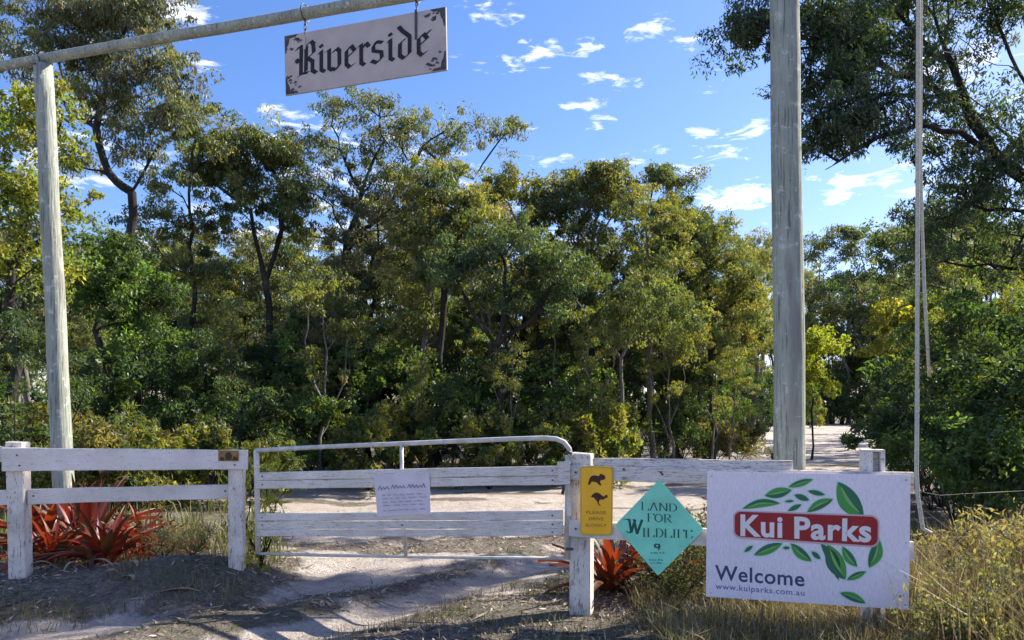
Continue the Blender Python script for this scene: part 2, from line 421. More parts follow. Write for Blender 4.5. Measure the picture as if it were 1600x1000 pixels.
# ------------------------------------------------------------------ materials of the yard
M_WHITE = mat_paint('weathered_white_paint', (.84, .79, .76), (.38, .35, .32), .565, .7, (1.5, 1, 9))
M_WHITE_POST = mat_paint('weathered_white_post_paint', (.84, .79, .74), (.28, .24, .22), .535, .95, (2.5, 2.5, .6))
M_BOARD = mat_paint('weathered_gate_paint', (.80, .75, .71), (.30, .26, .25), .545, .6, (1, 1, 9))
M_RAILGREY = mat_paint('faded_rail_paint', (.76, .71, .68), (.26, .20, .19), .53, .7, (1, 1, 9))
def mat_pole():
    m, nt, b = nodemat('lichened_pole_timber', (.3, .3, .28), .9, .15); tc = nt.nodes.new('ShaderNodeTexCoord').outputs['Object']
    a = noise(nt, 4.5, 6, .65, tc, stretch=(1, 1, .4)); g = noise(nt, 60, 5, .6, tc, stretch=(1, 1, .05)); l = noise(nt, 11, 7, .7, tc); k = noise(nt, 2.2, 3, .5, tc, stretch=(3, 3, .5))
    c = ramp(nt, a, [(.3, (.25, .275, .235)), (.5, (.34, .37, .32)), (.7, (.43, .455, .40))])
    c = mixc(nt, .8, c, ramp(nt, g, [(.36, (.30, .29, .27)), (.44, (.9, .9, .9)), (.7, (1.1, 1.1, 1.1))]), 'MULTIPLY')
    c = mixc(nt, ramp(nt, l, [(.57, (0, 0, 0)), (.63, (.8, .8, .8))]), c, (.58, .61, .54))
    c = mixc(nt, ramp(nt, k, [(.62, (0, 0, 0)), (.70, (.7, .7, .7))]), c, (.24, .23, .21))
    nt.links.new(c, b.inputs['Base Color']); bump(nt, b, g, .8, .02); return m
M_POLE = mat_pole()
M_PIPE = mat_flat('galvanised_pipe', (.60, .59, .55), .5, .18, .5, 14)
M_STEEL = mat_flat('dark_steel', (.06, .06, .065), .5, .2, .5, 20)
M_ROPE = mat_flat('pale_rope', (.62, .59, .50), .9, .2, .1, 60)

def grad_mat(name, c): return mat_flat(name, c, .45, .05, .35, 3)
M_SIGNWHITE = mat_paint('sign_white_sheet', (.88, .81, .89), (.60, .56, .55), .72, .10, (3, 3, .6)); M_SIGNWHITE.node_tree.nodes['Principled BSDF'].inputs['Roughness'].default_value = .45
M_RED = grad_mat('sign_dark_red', (.33, .018, .022)); M_LETTER = grad_mat('sign_letter_white', (.80, .74, .76)); M_PINK = grad_mat('sign_pink_edge', (.62, .42, .47))
M_NAVY = grad_mat('sign_navy', (.05, .075, .15)); M_MINT = grad_mat('sign_mint', (.56, .76, .66)); M_G1 = grad_mat('sign_green', (.07, .32, .075)); M_G2 = grad_mat('sign_dark_green', (.03, .16, .085))
M_G3 = grad_mat('sign_light_green', (.22, .46, .14)); M_URL = grad_mat('sign_violet_blue', (.20, .18, .36))
M_TEAL = mat_flat('teal_sign_enamel', (.25, .80, .58), .4, .12, .4, 5); M_TEALDARK = grad_mat('teal_sign_ink', (.012, .09, .085)); M_TEALMID = grad_mat('teal_sign_faded_ink', (.045, .26, .25))
M_YELLOW = mat_flat('yellow_sign_enamel', (.99, .52, .02), .4, .10, .4, 5); M_BROWN = grad_mat('yellow_sign_ink', (.06, .012, .006)); M_FADED = grad_mat('yellow_sign_faded_ink', (.38, .16, .02)); M_YEDGE = grad_mat('yellow_sign_rim', (.62, .40, .06))
M_GREYSIGN = mat_flat('name_board_mauve_paint', (.52, .455, .435), .7, .10, .2, 4); M_BLACK = mat_flat('name_board_black_paint', (.018, .018, .022), .6, .2, .3, 20); M_ORN = mat_flat('name_board_faded_ornament', (.10, .095, .11), .7, .3, .2, 25)
M_PAPER = mat_flat('notice_paper', (.70, .64, .70), .7, .08, .2, 7); M_INK = grad_mat('notice_ink', (.20, .20, .32))
M_ORANGE = mat_flat('small_plate_orange', (.36, .19, .07), .6, .2, .3, 30); M_DKBROWN = grad_mat('small_plate_dark', (.05, .028, .012))

# ------------------------------------------------------------------ foliage generator
M_LEAF = mat_leaf('eucalypt_leaf'); M_LEAF2 = mat_leaf('shrub_leaf', .48, .03)
M_BARK = mat_bark('dark_bark', (.022, .020, .019), (.050, .045, .042), (.11, .10, .095))
M_BARKP = mat_bark('pale_bark', (.10, .09, .08), (.21, .19, .17), (.34, .32, .30))

class Skel:
    def __init__(s): s.p = []; s.par = []; s.dup = []; s.len = []
    def add(s, p, par, dup=False):
        s.p.append(np.asarray(p, float)); s.par.append(par); s.dup.append(dup)
        s.len.append(0 if par < 0 else s.len[par] + np.linalg.norm(s.p[-1] - s.p[par])); return len(s.p) - 1
    def path(s, start, pts):
        i = start
        for q in pts: i = s.add(q, i)
        return i

def grow(trunks, tips, r, step=.5, wob=.12, up=.25):
    """trunks: list of polylines (first starts at ground, others start near a node of an earlier one); tips: (n,3)"""
    sk = Skel()
    for k, tr in enumerate(trunks):
        tr = [np.asarray(q, float) for q in tr]
        if k == 0 or len(sk.p) == 0: i = sk.add(tr[0], -1)
        else:
            A = np.array(sk.p); j = int(np.argmin(((A - tr[0]) ** 2).sum(1))); i = sk.add(sk.p[j], j, True)
        fine = [tr[0]]
        for a, b in zip(tr, tr[1:]):
            L = np.linalg.norm(b - a); fine += [a + (b - a) * .33 + r.normal(0, L * .035, 3), a + (b - a) * .67 + r.normal(0, L * .035, 3), b]
        tr = fine
        for a, b in zip(tr, tr[1:]):
            n = max(1, int(np.linalg.norm(b - a) / step))
            for t in range(1, n + 1): i = sk.add(a + (b - a) * t / n + (r.normal(0, wob * .35, 3) if t < n else 0), i)
    nt = len(sk.p); base = sk.p[0]
    zmin = base[2] + 0.25 * (max(q[2] for q in sk.p) - base[2])
    A0 = np.array(sk.p); order = np.argsort([((A0 - t) ** 2).sum(1).min() for t in tips]); tipidx = []
    for o in order:
        t = tips[o]; A = np.array(sk.p); d = np.linalg.norm(A - t, axis=1)
        cost = d + np.maximum(0, A[:, 2] - t[2] + .2) * 1.5 + np.maximum(0, zmin - A[:, 2]) * 2 + np.array(sk.len) * .12
        j = int(np.argmin(cost)); a = sk.p[j]; L = d[j]
        i = sk.add(a, j, True); n = max(2, int(L / step)); mid = (a + t) / 2 + np.array([0, 0, up * L]) * r.uniform(.2, 1) + r.normal(0, .08 * L, 3)
        for q in range(1, n + 1):
            f = q / n; i = sk.add((1 - f) ** 2 * a + 2 * f * (1 - f) * mid + f * f * t + (r.normal(0, wob * .4, 3) if q < n else 0), i)
        tipidx.append(i)
    return sk, tipidx

def skel_mesh(sk, rbase, rtip, mat, name='trunk', expo=.62, sides=6):
    n = len(sk.p); cnt = np.zeros(n); haschild = np.zeros(n, bool)
    for i in range(n - 1, -1, -1):
        if not haschild[i]: cnt[i] += 1
        if sk.par[i] >= 0: cnt[sk.par[i]] += cnt[i]; haschild[sk.par[i]] = True
    cm = cnt.max(); P_ = np.array(sk.p); par = np.array(sk.par)
    R = rtip + (rbase - rtip) * ((cnt - 1) / max(cm - 1, 1)) ** expo
    lenA = np.array(sk.len); R = R * (1 - .25 * np.clip(lenA / max(lenA.max(), 1), 0, 1))
    root = lenA < .6; R[root] *= 1 + .5 * (1 - lenA[root] / .6) ** 2
    D = np.zeros((n, 3)); has = np.zeros(n, bool)
    for i in range(n):
        if par[i] >= 0 and not sk.dup[i]:
            D[i] = P_[i] - P_[par[i]]
            if sk.dup[par[i]] or par[par[i]] < 0 if par[i] >= 0 else False: D[par[i]] = D[i]
    D[np.linalg.norm(D, axis=1) < 1e-6] = (0, 0, 1); D /= np.linalg.norm(D, axis=1)[:, None]
    ref = np.array([.83, .31, .17]); U = np.cross(D, ref); U /= np.maximum(np.linalg.norm(U, axis=1)[:, None], 1e-6); V = np.cross(D, U)
    ang = np.arange(sides) * 2 * math.pi / sides
    ring = P_[:, None] + R[:, None, None] * (U[:, None] * np.cos(ang)[None, :, None] + V[:, None] * np.sin(ang)[None, :, None])
    e = np.array([i for i in range(n) if par[i] >= 0 and not sk.dup[i]]); a = par[e] * sides; b = e * sides
    k = np.arange(sides); k2 = (k + 1) % sides
    f = np.stack([a[:, None] + k, a[:, None] + k2, b[:, None] + k2, b[:, None] + k], -1).reshape(-1, 4)
    return mesh_np(name, ring.reshape(-1, 3), f, mat, None, True)

def leaves(centers, rad3, count, size, r, pal, droop=.5, shape='lance', colvar=.3, clumpvar=.4, hollow=.35, aspect=None):
    """leaf blades spread through clumps; returns verts, faces, colours"""
    nC = len(centers); counts = np.maximum(3, (count * r.uniform(.5, 1.4, nC)).astype(int)); idx = np.repeat(np.arange(nC), counts); n = len(idx)
    d = r.normal(0, 1, (n, 3)); d /= np.linalg.norm(d, axis=1)[:, None]
    rr = (hollow + (1 - hollow) * r.random(n)) ** .6 * r.uniform(.75, 1.12, n)
    rad3 = np.asarray(rad3); R = rad3[idx] if rad3.ndim == 2 else np.tile(rad3, (n, 1))
    p = centers[idx] + d * rr[:, None] * R
    p[:, 2] -= .12 * R[:, 0] * r.random(n)
    ax = r.normal(0, 1, (n, 3)); ax /= np.linalg.norm(ax, axis=1)[:, None]; ax = ax * (1 - droop) + d * .25 + np.array([0, 0, -droop]); ax /= np.linalg.norm(ax, axis=1)[:, None]
    sd = np.cross(ax, r.normal(0, 1, (n, 3))); sd /= np.maximum(np.linalg.norm(sd, axis=1)[:, None], 1e-6); nn = np.cross(ax, sd)
    asp = aspect or (.3 if shape == 'lance' else .5)
    L = size * r.uniform(.6, 1.35, n)[:, None]; W = L * asp * .5
    bend = nn * L * r.uniform(-.2, .2, n)[:, None]
    a = p - ax * L * .5; c = p + ax * L * .5 + bend; b = p + sd * W + bend * .1; e = p - sd * W + bend * .1
    verts = np.stack([a, b, c, e], 1).reshape(-1, 3)
    q = np.arange(n)[:, None] * 4; faces = np.concatenate([q + [0, 1, 2], q + [0, 2, 3]], 1).reshape(-1, 3)
    pal = np.asarray(pal) * 1.28; pc = pal[r.integers(0, len(pal), nC)]; pc = pc * r.uniform(1 - clumpvar, 1 + clumpvar, (nC, 1))
    col = pc[idx] * r.uniform(1 - colvar, 1 + colvar, (n, 1)); mixp = pal[r.integers(0, len(pal), n)]; col = col * .82 + mixp * .18
    return verts, faces, np.repeat(col, 4, 0)

G_OLIVE = [(.085, .110, .030), (.13, .14, .034), (.055, .085, .030), (.17, .165, .045), (.045, .075, .03)]
G_GREY = [(.085, .100, .060), (.11, .12, .075), (.065, .080, .048), (.12, .11, .065)]
G_DARK = [(.030, .058, .022), (.042, .075, .028), (.028, .050, .024), (.055, .08, .03)]
G_YELLOW = [(.17, .19, .030), (.22, .225, .035), (.13, .155, .03), (.20, .185, .045)]
G_GREEN = [(.060, .115, .028), (.080, .135, .032), (.10, .14, .035), (.05, .09, .03)]
G_BROWN = [(.12, .105, .04), (.14, .125, .045), (.10, .11, .038), (.085, .11, .035)]

def ell_tips(lobes, r):
    out = []
    for (c, rd, n) in lobes:
        d = r.normal(0, 1, (n, 3)); d /= np.linalg.norm(d, axis=1)[:, None]; d[:, 2] = np.where(d[:, 2] < -.35, -d[:, 2], d[:, 2])
        out.append(np.asarray(c) + d * (r.uniform(.35, 1, (n, 1)) ** .5) * np.asarray(rd))
    return np.concatenate(out)

def tree_meshes(trunks, lobes, seed, rbase, clump, per, size, pal, droop=.45, bark=None, leafmat=None, rtip=.012, flat=.75, shape='lance', step=.5, sides=6, hollow=.35, sub=3, clumpvar=.42, wob=.12):
    r = np.random.default_rng(seed); tips = ell_tips(lobes, r)
    sk, ti = grow(trunks, tips, r, step, wob)
    tm = skel_mesh(sk, rbase * .74, rtip, bark or M_BARK, sides=sides)
    # each tip carries a few small tufts, so that the crown breaks into leafy sprays with gaps
    T = np.array([sk.p[i] for i in ti]); nb = len(T); cen = np.repeat(T, sub, 0) + r.normal(0, clump * .62, (nb * sub, 3)) * [1, 1, .6]
    rs = clump * r.uniform(.35, .85, (len(cen), 1)) * r.uniform(.55, 1.35, (len(cen), 3)) * np.array([[1, 1, flat]])
    v, f, c = leaves(cen, rs, per / sub, size, r, pal, droop, shape, clumpvar=clumpvar, hollow=hollow)
    cm = mesh_np('crown', v, f, leafmat or M_LEAF, c); return tm, cm

def place_tree(name, label, cat, tm, cm, loc, rz=0, sc=1.0, group=None):
    t = thing(name, label, cat, tuple(loc), rz, group); t.scale = (sc, sc, sc) if isinstance(sc, (int, float)) else sc
    obj('trunk', tm, t); obj('crown', cm, t); return t

def main_tree(name, label, px, d, trunks_px, lobes_px, seed, rbase, clump=.55, per=260, size=.13, pal=G_OLIVE, group=None, cat='tree', **kw):
    """trunks_px: lists of (px,py[,dd]); lobes_px: (px,py,rx,ry,n[,dd]) as seen; dd = extra metres away"""
    bx = (px - 800) / F * d; bz = tz(bx, d) - .05; B = np.array([bx, d, bz])
    tr = []
    for k, l in enumerate(trunks_px):
        pts = [P(q[0], q[1], d + (q[2] if len(q) > 2 else 0)) - B for q in l]
        if k == 0: pts = [np.zeros(3)] + pts
        tr.append(pts)
    lo = []
    for q in lobes_px:
        dd = d + (q[5] if len(q) > 5 else 0); s = dd / F
        lo.append((P(q[0], q[1], dd) - B, (q[2] * s, max(q[2], q[3]) * s * .8, q[3] * s), q[4]))
    tm, cm = tree_meshes(tr, lo, seed, rbase, clump, per, size, pal, **kw)
    return place_tree(name, label, cat, tm, cm, B, group=group)

# ------------------------------------------------------------------ the named trees
GT = 'eucalypts at the edge of the wood'
main_tree('eucalyptus_tree', 'tall grey-green eucalypt behind the left pole, its crown above the crossbar', 214, 16,
          [[(216, 560), (208, 400), (206, 300)], [(206, 300), (170, 270), (130, 262), (60, 230, 1)], [(170, 270), (150, 200), (165, 120), (200, 40), (220, -60)], [(206, 300), (240, 240), (275, 205)], [(150, 200), (110, 180), (90, 90, 1), (60, 20)], [(160, 150), (220, 130), (240, 90)]],
          [(140, 40, 70, 60, 30), (215, 50, 55, 70, 34), (225, 140, 50, 40, 18), (90, 110, 60, 45, 16), (30, 110, 50, 60, 12, 1), (160, 110, 60, 40, 16), (60, 30, 60, 40, 12), (150, -70, 130, 60, 20), (262, 195, 42, 34, 14), (95, 240, 50, 30, 8), (215, 255, 45, 34, 8), (180, 170, 60, 35, 14), (110, 60, 60, 50, 14), (275, 130, 25, 50, 8)], 11, .15,
          clump=.42, per=230, size=.1, pal=G_GREY + G_OLIVE[:1], droop=.55, rtip=.009)
main_tree('leafy_tree', 'sunlit yellow-green leafy tree at the left edge behind the pole', 20, 12.5,
          [[(30, 560), (20, 420), (40, 300)], [(20, 420), (-60, 300)], [(20, 430), (90, 330)]],
          [(10, 230, 80, 70, 16), (70, 330, 60, 55, 12), (-20, 340, 70, 70, 12), (60, 190, 45, 50, 6), (30, 430, 90, 60, 14)], 12, .13,
          clump=.42, per=290, size=.085, pal=G_YELLOW[:3] + G_GREEN[1:3], droop=.3, shape='round', leafmat=M_LEAF2)
main_tree('leafy_tree', 'deep green rounded tree just right of the left pole, below the tall grey eucalypt', 165, 15,
          [[(165, 600), (160, 480)], [(160, 490), (200, 420)]],
          [(160, 400, 55, 42, 14), (210, 460, 50, 45, 12), (130, 470, 45, 45, 9), (225, 530, 40, 40, 7), (190, 540, 50, 40, 6)], 13, .11,
          clump=.42, per=300, size=.085, pal=G_GREEN[:2] + G_DARK[:1], droop=.3, shape='round', leafmat=M_LEAF2)
main_tree('eucalyptus_tree', 'spreading eucalypt with a flat olive crown between the tall grey tree and the umbrella-shaped one', 290, 21,
          [[(295, 600), (300, 420), (296, 330)], [(296, 330), (300, 240)]],
          [(305, 200, 42, 28, 10), (340, 250, 40, 25, 6), (255, 300, 35, 20, 4), (270, 370, 60, 40, 11), (310, 420, 45, 30, 6)], 14, .11, clump=0.53, per=333, size=.13, pal=G_OLIVE, group=None)
main_tree('eucalyptus_tree', 'umbrella-shaped eucalypt with dark twin limbs left of the slender tall tree', 428, 22,
          [[(430, 560), (415, 440), (392, 330)], [(415, 440), (440, 360), (445, 300)], [(392, 330), (340, 290)]],
          [(385, 240, 75, 28, 22), (330, 285, 45, 24, 8), (440, 275, 45, 35, 12), (400, 300, 70, 22, 8), (350, 345, 50, 28, 8), (430, 350, 45, 35, 8), (465, 320, 30, 30, 6), (330, 255, 40, 25, 8)], 15, .17, clump=0.55, per=420, size=.13, pal=G_OLIVE[:3] + G_DARK[3:])
main_tree('eucalyptus_tree', 'slender open-crowned eucalypt directly below the hanging name board, its thin crown reaching right', 530, 23,
          [[(532, 600), (530, 480), (540, 400), (565, 300)], [(565, 300), (530, 230), (520, 180)], [(565, 300), (600, 220), (590, 160)], [(540, 400), (620, 300), (660, 230), (700, 200)], [(660, 240), (740, 280), (780, 220)]],
          [(535, 190, 50, 45, 10), (590, 190, 45, 40, 10), (560, 270, 70, 40, 9), (660, 205, 42, 32, 10), (735, 210, 40, 26, 8), (785, 210, 28, 28, 6), (690, 260, 50, 30, 6), (500, 310, 45, 35, 10), (620, 290, 50, 40, 14), (560, 340, 60, 35, 12), (490, 250, 35, 45, 9), (610, 240, 35, 35, 8), (500, 380, 50, 35, 9), (640, 350, 45, 35, 8)], 16, .2, clump=0.48, per=217, size=.12, pal=G_GREY[:2] + G_OLIVE[:2], droop=.5)
main_tree('eucalyptus_tree', 'second dark slim trunk beside the slender open-crowned eucalypt', 581, 22,
          [[(580, 560), (578, 440), (590, 350)]],
          [(600, 340, 45, 35, 9), (560, 390, 50, 30, 9), (640, 370, 40, 30, 8), (540, 440, 50, 30, 8), (610, 430, 45, 35, 8)], 17, .1, clump=0.46, per=275, size=.12, pal=G_GREY)
main_tree('eucalyptus_tree', 'sunlit olive eucalypt right of the slender tree, its crown like a dome', 690, 20,
          [[(690, 600), (695, 450), (700, 380)], [(695, 450), (650, 400), (640, 370)]],
          [(690, 310, 60, 30, 14), (655, 370, 40, 28, 8), (730, 360, 45, 30, 9), (700, 420, 70, 35, 12)], 18, .14, clump=0.53, per=435, size=.12, pal=G_OLIVE)
main_tree('eucalyptus_tree', 'dark forked eucalypt with black spreading limbs in the middle of the wood', 785, 18,
          [[(785, 600), (775, 540)], [(775, 540), (740, 490), (715, 440)], [(775, 540), (830, 500), (870, 440)], [(775, 545), (790, 470), (790, 420)]],
          [(720, 430, 50, 35, 11), (800, 400, 60, 40, 14), (870, 430, 45, 40, 10), (780, 470, 80, 30, 10)], 19, .17, clump=0.53, per=449, size=.11, pal=G_DARK + G_OLIVE[:1])
main_tree('eucalyptus_tree', 'broad olive eucalypt topping the middle of the wood', 815, 26,
          [[(820, 560), (820, 440), (815, 360)], [(820, 440), (770, 370)]],
          [(815, 310, 48, 35, 14), (765, 330, 45, 35, 12), (845, 350, 40, 35, 9)], 20, .15, clump=0.61, per=435, size=.14, pal=G_OLIVE + G_YELLOW[2:3])
main_tree('eucalyptus_tree', 'high rounded eucalypt with a pale stem, tallest right of the middle', 924, 26,
          [[(926, 560), (924, 440), (930, 350)], [(930, 400), (960, 330)], [(930, 400), (890, 340)]],
          [(930, 285, 48, 32, 14), (900, 330, 48, 40, 14), (965, 320, 42, 45, 13), (930, 400, 75, 45, 16)], 21, .16, clump=0.61, per=449, size=.14, pal=G_OLIVE + G_GREY[:1], bark=M_BARKP)
main_tree('eucalyptus_tree', 'eucalypt with a narrow domed crown, next to the highest rounded one', 1035, 25,
          [[(1032, 560), (1035, 440), (1038, 350)], [(1035, 430), (1070, 370)]],
          [(1042, 298, 38, 30, 11), (1025, 350, 45, 40, 13), (1070, 370, 40, 40, 11), (1030, 430, 65, 50, 16)], 22, .14, clump=0.57, per=449, size=.13, pal=G_OLIVE[:3] + G_GREEN[:1])
main_tree('eucalyptus_tree', 'yellowish eucalypt sloping down at the right end of the wood', 1110, 24,
          [[(1110, 600), (1112, 480), (1105, 400)], [(1112, 500), (1160, 460)]],
          [(1105, 370, 42, 35, 13), (1130, 430, 48, 45, 15), (1165, 480, 35, 45, 11), (1090, 480, 50, 45, 14), (1150, 545, 45, 40, 10)], 23, .13, clump=0.55, per=449, size=.12, pal=G_OLIVE[1:] + G_YELLOW[2:3])
main_tree('eucalyptus_tree', 'leaning eucalypt with a thin bent stem in front of the right end of the wood', 975, 19,
          [[(972, 640), (970, 560), (930, 520), (900, 470)], [(970, 560), (1010, 500), (1040, 470)]],
          [(900, 450, 45, 40, 10), (1020, 470, 50, 40, 12), (960, 510, 60, 30, 9), (1070, 520, 40, 40, 8)], 24, .08, clump=0.46, per=377, size=.11, pal=G_OLIVE[:3] + G_GREEN[2:3], bark=M_BARKP)

# big tree on the right, trunk just outside the frame; its limbs arch over the fence
main_tree('overhanging_tree', 'huge dark tree on the right, its limbs arching over the fence', 1745, 11.5,
          [[(1740, 560), (1710, 420), (1650, 300)],
           [(1650, 300), (1580, 265), (1520, 190), (1470, 60), (1455, -40)],
           [(1580, 265), (1500, 205, -.4), (1430, 196, -.8), (1370, 215, -1), (1320, 245, -1), (1290, 265, -1)],
           [(1520, 190), (1440, 120, -.5), (1340, 90, -.8), (1200, 40, -1)],
           [(1500, 150), (1420, 150, -.3), (1350, 150, -.7), (1280, 170, -.9)],
           [(1650, 300), (1660, 150), (1640, 20), (1600, -80)], [(1655, 200), (1590, 110), (1540, 95), (1500, 60)], [(1590, 110), (1560, 40), (1550, -30)],
           [(1480, 110), (1420, 40), (1360, -60)], [(1440, 110), (1380, 40), (1290, -20)],
           [(1650, 310, 0), (1500, 120, -3), (1450, -60, -5), (1430, -140, -6.3)],
           [(1650, 300), (1560, 200, 2), (1450, 130, 3.4), (1330, 100, 4)], [(1450, 130, 3.4), (1400, 60, 4)],  # rear limbs added with their lobes to shade the sand past the gate
           [(1700, 420), (1600, 330), (1520, 320), (1460, 345)], [(1700, 440), (1580, 420), (1480, 410)]],
          [(1178, 60, 42, 45, 20, -1), (1290, 60, 50, 50, 26, -.8), (1300, 140, 50, 55, 28, -.8), (1320, 215, 50, 35, 20, -1), (1240, 0, 70, 45, 20, -1), (1385, 90, 60, 50, 20, -.5), (1380, 10, 70, 45, 24), (1390, 175, 50, 30, 12, -.8),
           (1500, 20, 70, 45, 18), (1590, 30, 60, 50, 14), (1570, 190, 50, 50, 9), (1460, 190, 60, 35, 10), (1400, -90, 160, 60, 22), (1600, -90, 130, 60, 10), (1230, -70, 60, 50, 8), (1560, 340, 80, 50, 20), (1460, 350, 50, 35, 8), (1500, 420, 80, 40, 12), (1600, 260, 40, 50, 8), (1470, 110, 60, 50, 10), (1330, 80, 60, 50, 12, 4), (1440, 90, 60, 55, 12, 4), (1400, 30, 70, 40, 10, 4.5), (1290, 190, 35, 30, 8, -1), (1300, 235, 35, 25, 7, -1), (1510, 230, 50, 30, 8), (1550, 285, 60, 35, 14), (1480, 295, 40, 20, 5), (1440, 230, 50, 25, 6)],
          31, .20, clump=.33, per=250, size=.075, pal=G_DARK[:3] + G_GREY[2:3], droop=.45, rtip=.008, step=.33, sides=7)
main_tree('eucalyptus_tree', 'dark tree behind the overhanging limbs above the bushes on the right', 1500, 20,
          [[(1505, 640), (1510, 480), (1500, 380)], [(1510, 480), (1440, 410), (1400, 390)], [(1510, 480), (1570, 400)]],
          [(1500, 360, 70, 50, 18), (1420, 400, 60, 40, 12), (1570, 400, 60, 50, 13), (1380, 440, 50, 30, 7), (1460, 440, 60, 25, 8)], 32, .15, clump=.5, per=280, size=.12, pal=G_DARK + G_GREY[:1])
main_tree('eucalyptus_tree', 'eucalypt with two straight stems on the right edge behind the dark bushes', 1600, 17,
          [[(1602, 640), (1598, 500), (1605, 400)], [(1602, 560), (1545, 480), (1530, 420)]],
          [(1600, 420, 60, 40, 13), (1540, 420, 45, 30, 7), (1610, 500, 40, 40, 8)], 33, .1, clump=.45, per=240, size=.12, pal=G_OLIVE + G_YELLOW[:1])
main_tree('leafy_tree', 'bright yellow wattle shrub showing right beside the thick pole', 1268, 27,
          [[(1268, 640), (1268, 600)]], [(1270, 560, 26, 38, 12), (1262, 600, 30, 30, 8)], 34, .05, clump=.5, per=330, size=.12, pal=[(.15, .19, .025), (.20, .23, .03), (.12, .16, .025)], leafmat=M_LEAF2, shape='round')
main_tree('leafy_tree', 'yellow-green sunlit tree behind the hanging rope on the right', 1425, 17,
          [[(1425, 620), (1425, 540)]], [(1430, 510, 38, 32, 11), (1405, 560, 28, 36, 8), (1455, 500, 35, 20, 5)], 35, .07, clump=.4, per=280, size=.1, pal=G_YELLOW, leafmat=M_LEAF2, shape='round')
main_tree('leafy_tree', 'tall tree closing the far end of the sandy track', 1325, 90,
          [[(1325, 620), (1322, 520)], [(1322, 520), (1350, 450)], [(1322, 540), (1290, 470)]],
          [(1300, 400, 45, 40, 14), (1350, 390, 40, 35, 12), (1310, 470, 55, 40, 16), (1370, 480, 40, 50, 12), (1330, 550, 60, 45, 16), (1340, 610, 50, 25, 10)], 36, .35, clump=1.7, per=300, size=.42, pal=G_OLIVE[:2] + G_DARK[1:3] + G_GREY[:2], bark=M_BARKP)

# ------------------------------------------------------------------ generic trees and shrubs, copied
def generic_tree(seed, h, spread, pal, per=330, size=.16, bark=None):
    r = np.random.default_rng(seed); x = r.normal(0, .5, 2)
    tr = [[(0, 0, 0), (x[0] * .4, x[1] * .4, h * .3), (x[0], x[1], h * .6), (x[0] * .6, x[1], h * .85)]]
    for k in range(3):
        a = r.uniform(0, 6.28); tr.append([(x[0], x[1], h * r.uniform(.4, .6)), (x[0] + math.cos(a) * spread * .6, x[1] + math.sin(a) * spread * .6, h * .78)])
    lo = [((x[0] * .6, x[1], h * .88), (spread * .7, spread * .7, h * .12), 14)]
    for k in range(8):
        a = r.uniform(0, 6.28); q = r.uniform(.3, .85) * spread; lo.append(((math.cos(a) * q, math.sin(a) * q, h * (.42 + .06 * k)), (spread * .42, spread * .42, h * .08), 7))
    return tree_meshes(tr, lo, seed, .015 * h, .58, per, size, pal, bark=bark)
GEN = [generic_tree(101, 11, 2.6, G_OLIVE, per=290), generic_tree(102, 12.5, 2.4, G_GREY + G_OLIVE[:2], per=240, bark=M_BARKP), generic_tree(103, 10, 3.0, G_DARK + G_OLIVE[:2], per=270), generic_tree(104, 13, 2.2, G_OLIVE[:4] + G_YELLOW[2:3], per=260, bark=M_BARKP)]
r_s = np.random.default_rng(9)
SAP = [tree_meshes([[(0, 0, 0), (.1, 0, 1.5), (.25 * k, .1, 3.2), (.2 * k, .2, 4.6)], [(.1, 0, 1.4), (-.5, .2, 3), (-.6, 0, 4)], [(.05, 0, .8), (.4, -.3, 2.2), (.7, -.3, 3.4)]],
                   [((.2, .1, 4.3), (.6, .6, .6), 9), ((-.6, .1, 3.6), (.5, .5, .5), 7), ((.6, -.3, 3.1), (.5, .5, .6), 7), ((0, 0, 2.3), (.7, .7, .6), 6)], 500 + k, .06, .26, 150, .095, p, droop=.4, bark=M_BARKP, step=.3, rtip=.007) for k, p in ((1, G_OLIVE[:2] + G_YELLOW[2:3]), (2, G_GREEN + G_OLIVE[3:4]))]

def shrub_mesh(seed, h, w, pal, size=.085, per=270, nlobe=16, droop=.1, shape='round', upright=False):
    r = np.random.default_rng(seed); tr = [[(0, 0, 0), (0, 0, h * .2)]]
    for k in range(6):
        a = k * 1.05 + r.uniform(-.3, .3); tr.append([(0, 0, .05), (math.cos(a) * w * .25, math.sin(a) * w * .25, h * .35), (math.cos(a) * w * .45, math.sin(a) * w * .45, h * .65)])
    lo = [((0, 0, h * .58), (w * .5, w * .5, h * .4), nlobe), ((0, 0, h * .28), (w * .55, w * .55, h * .22), nlobe // 2)]
    return tree_meshes(tr, lo, seed, .03, .32 if not upright else .26, per, size, pal, droop=droop if not upright else -.45, bark=M_BARK, leafmat=M_LEAF2, rtip=.006, flat=.9 if not upright else 1.3, shape=shape, step=.3, sides=5, clumpvar=.35)
SHR = [shrub_mesh(201, 2.6, 2.4, G_DARK[:3] + G_GREEN[:1]), shrub_mesh(202, 2.2, 2.0, G_GREEN), shrub_mesh(203, 3.2, 2.2, G_DARK + G_OLIVE[:1], shape='lance'),
       shrub_mesh(204, 1.7, 1.8, G_OLIVE[1:] + G_YELLOW[2:3], upright=True, shape='lance', size=.14), shrub_mesh(205, 1.6, 2.0, G_BROWN, upright=True, shape='lance', size=.10, per=400), shrub_mesh(206, 2.9, 2.6, G_DARK + G_GREEN[:1], upright=True, shape='lance', size=.15)]

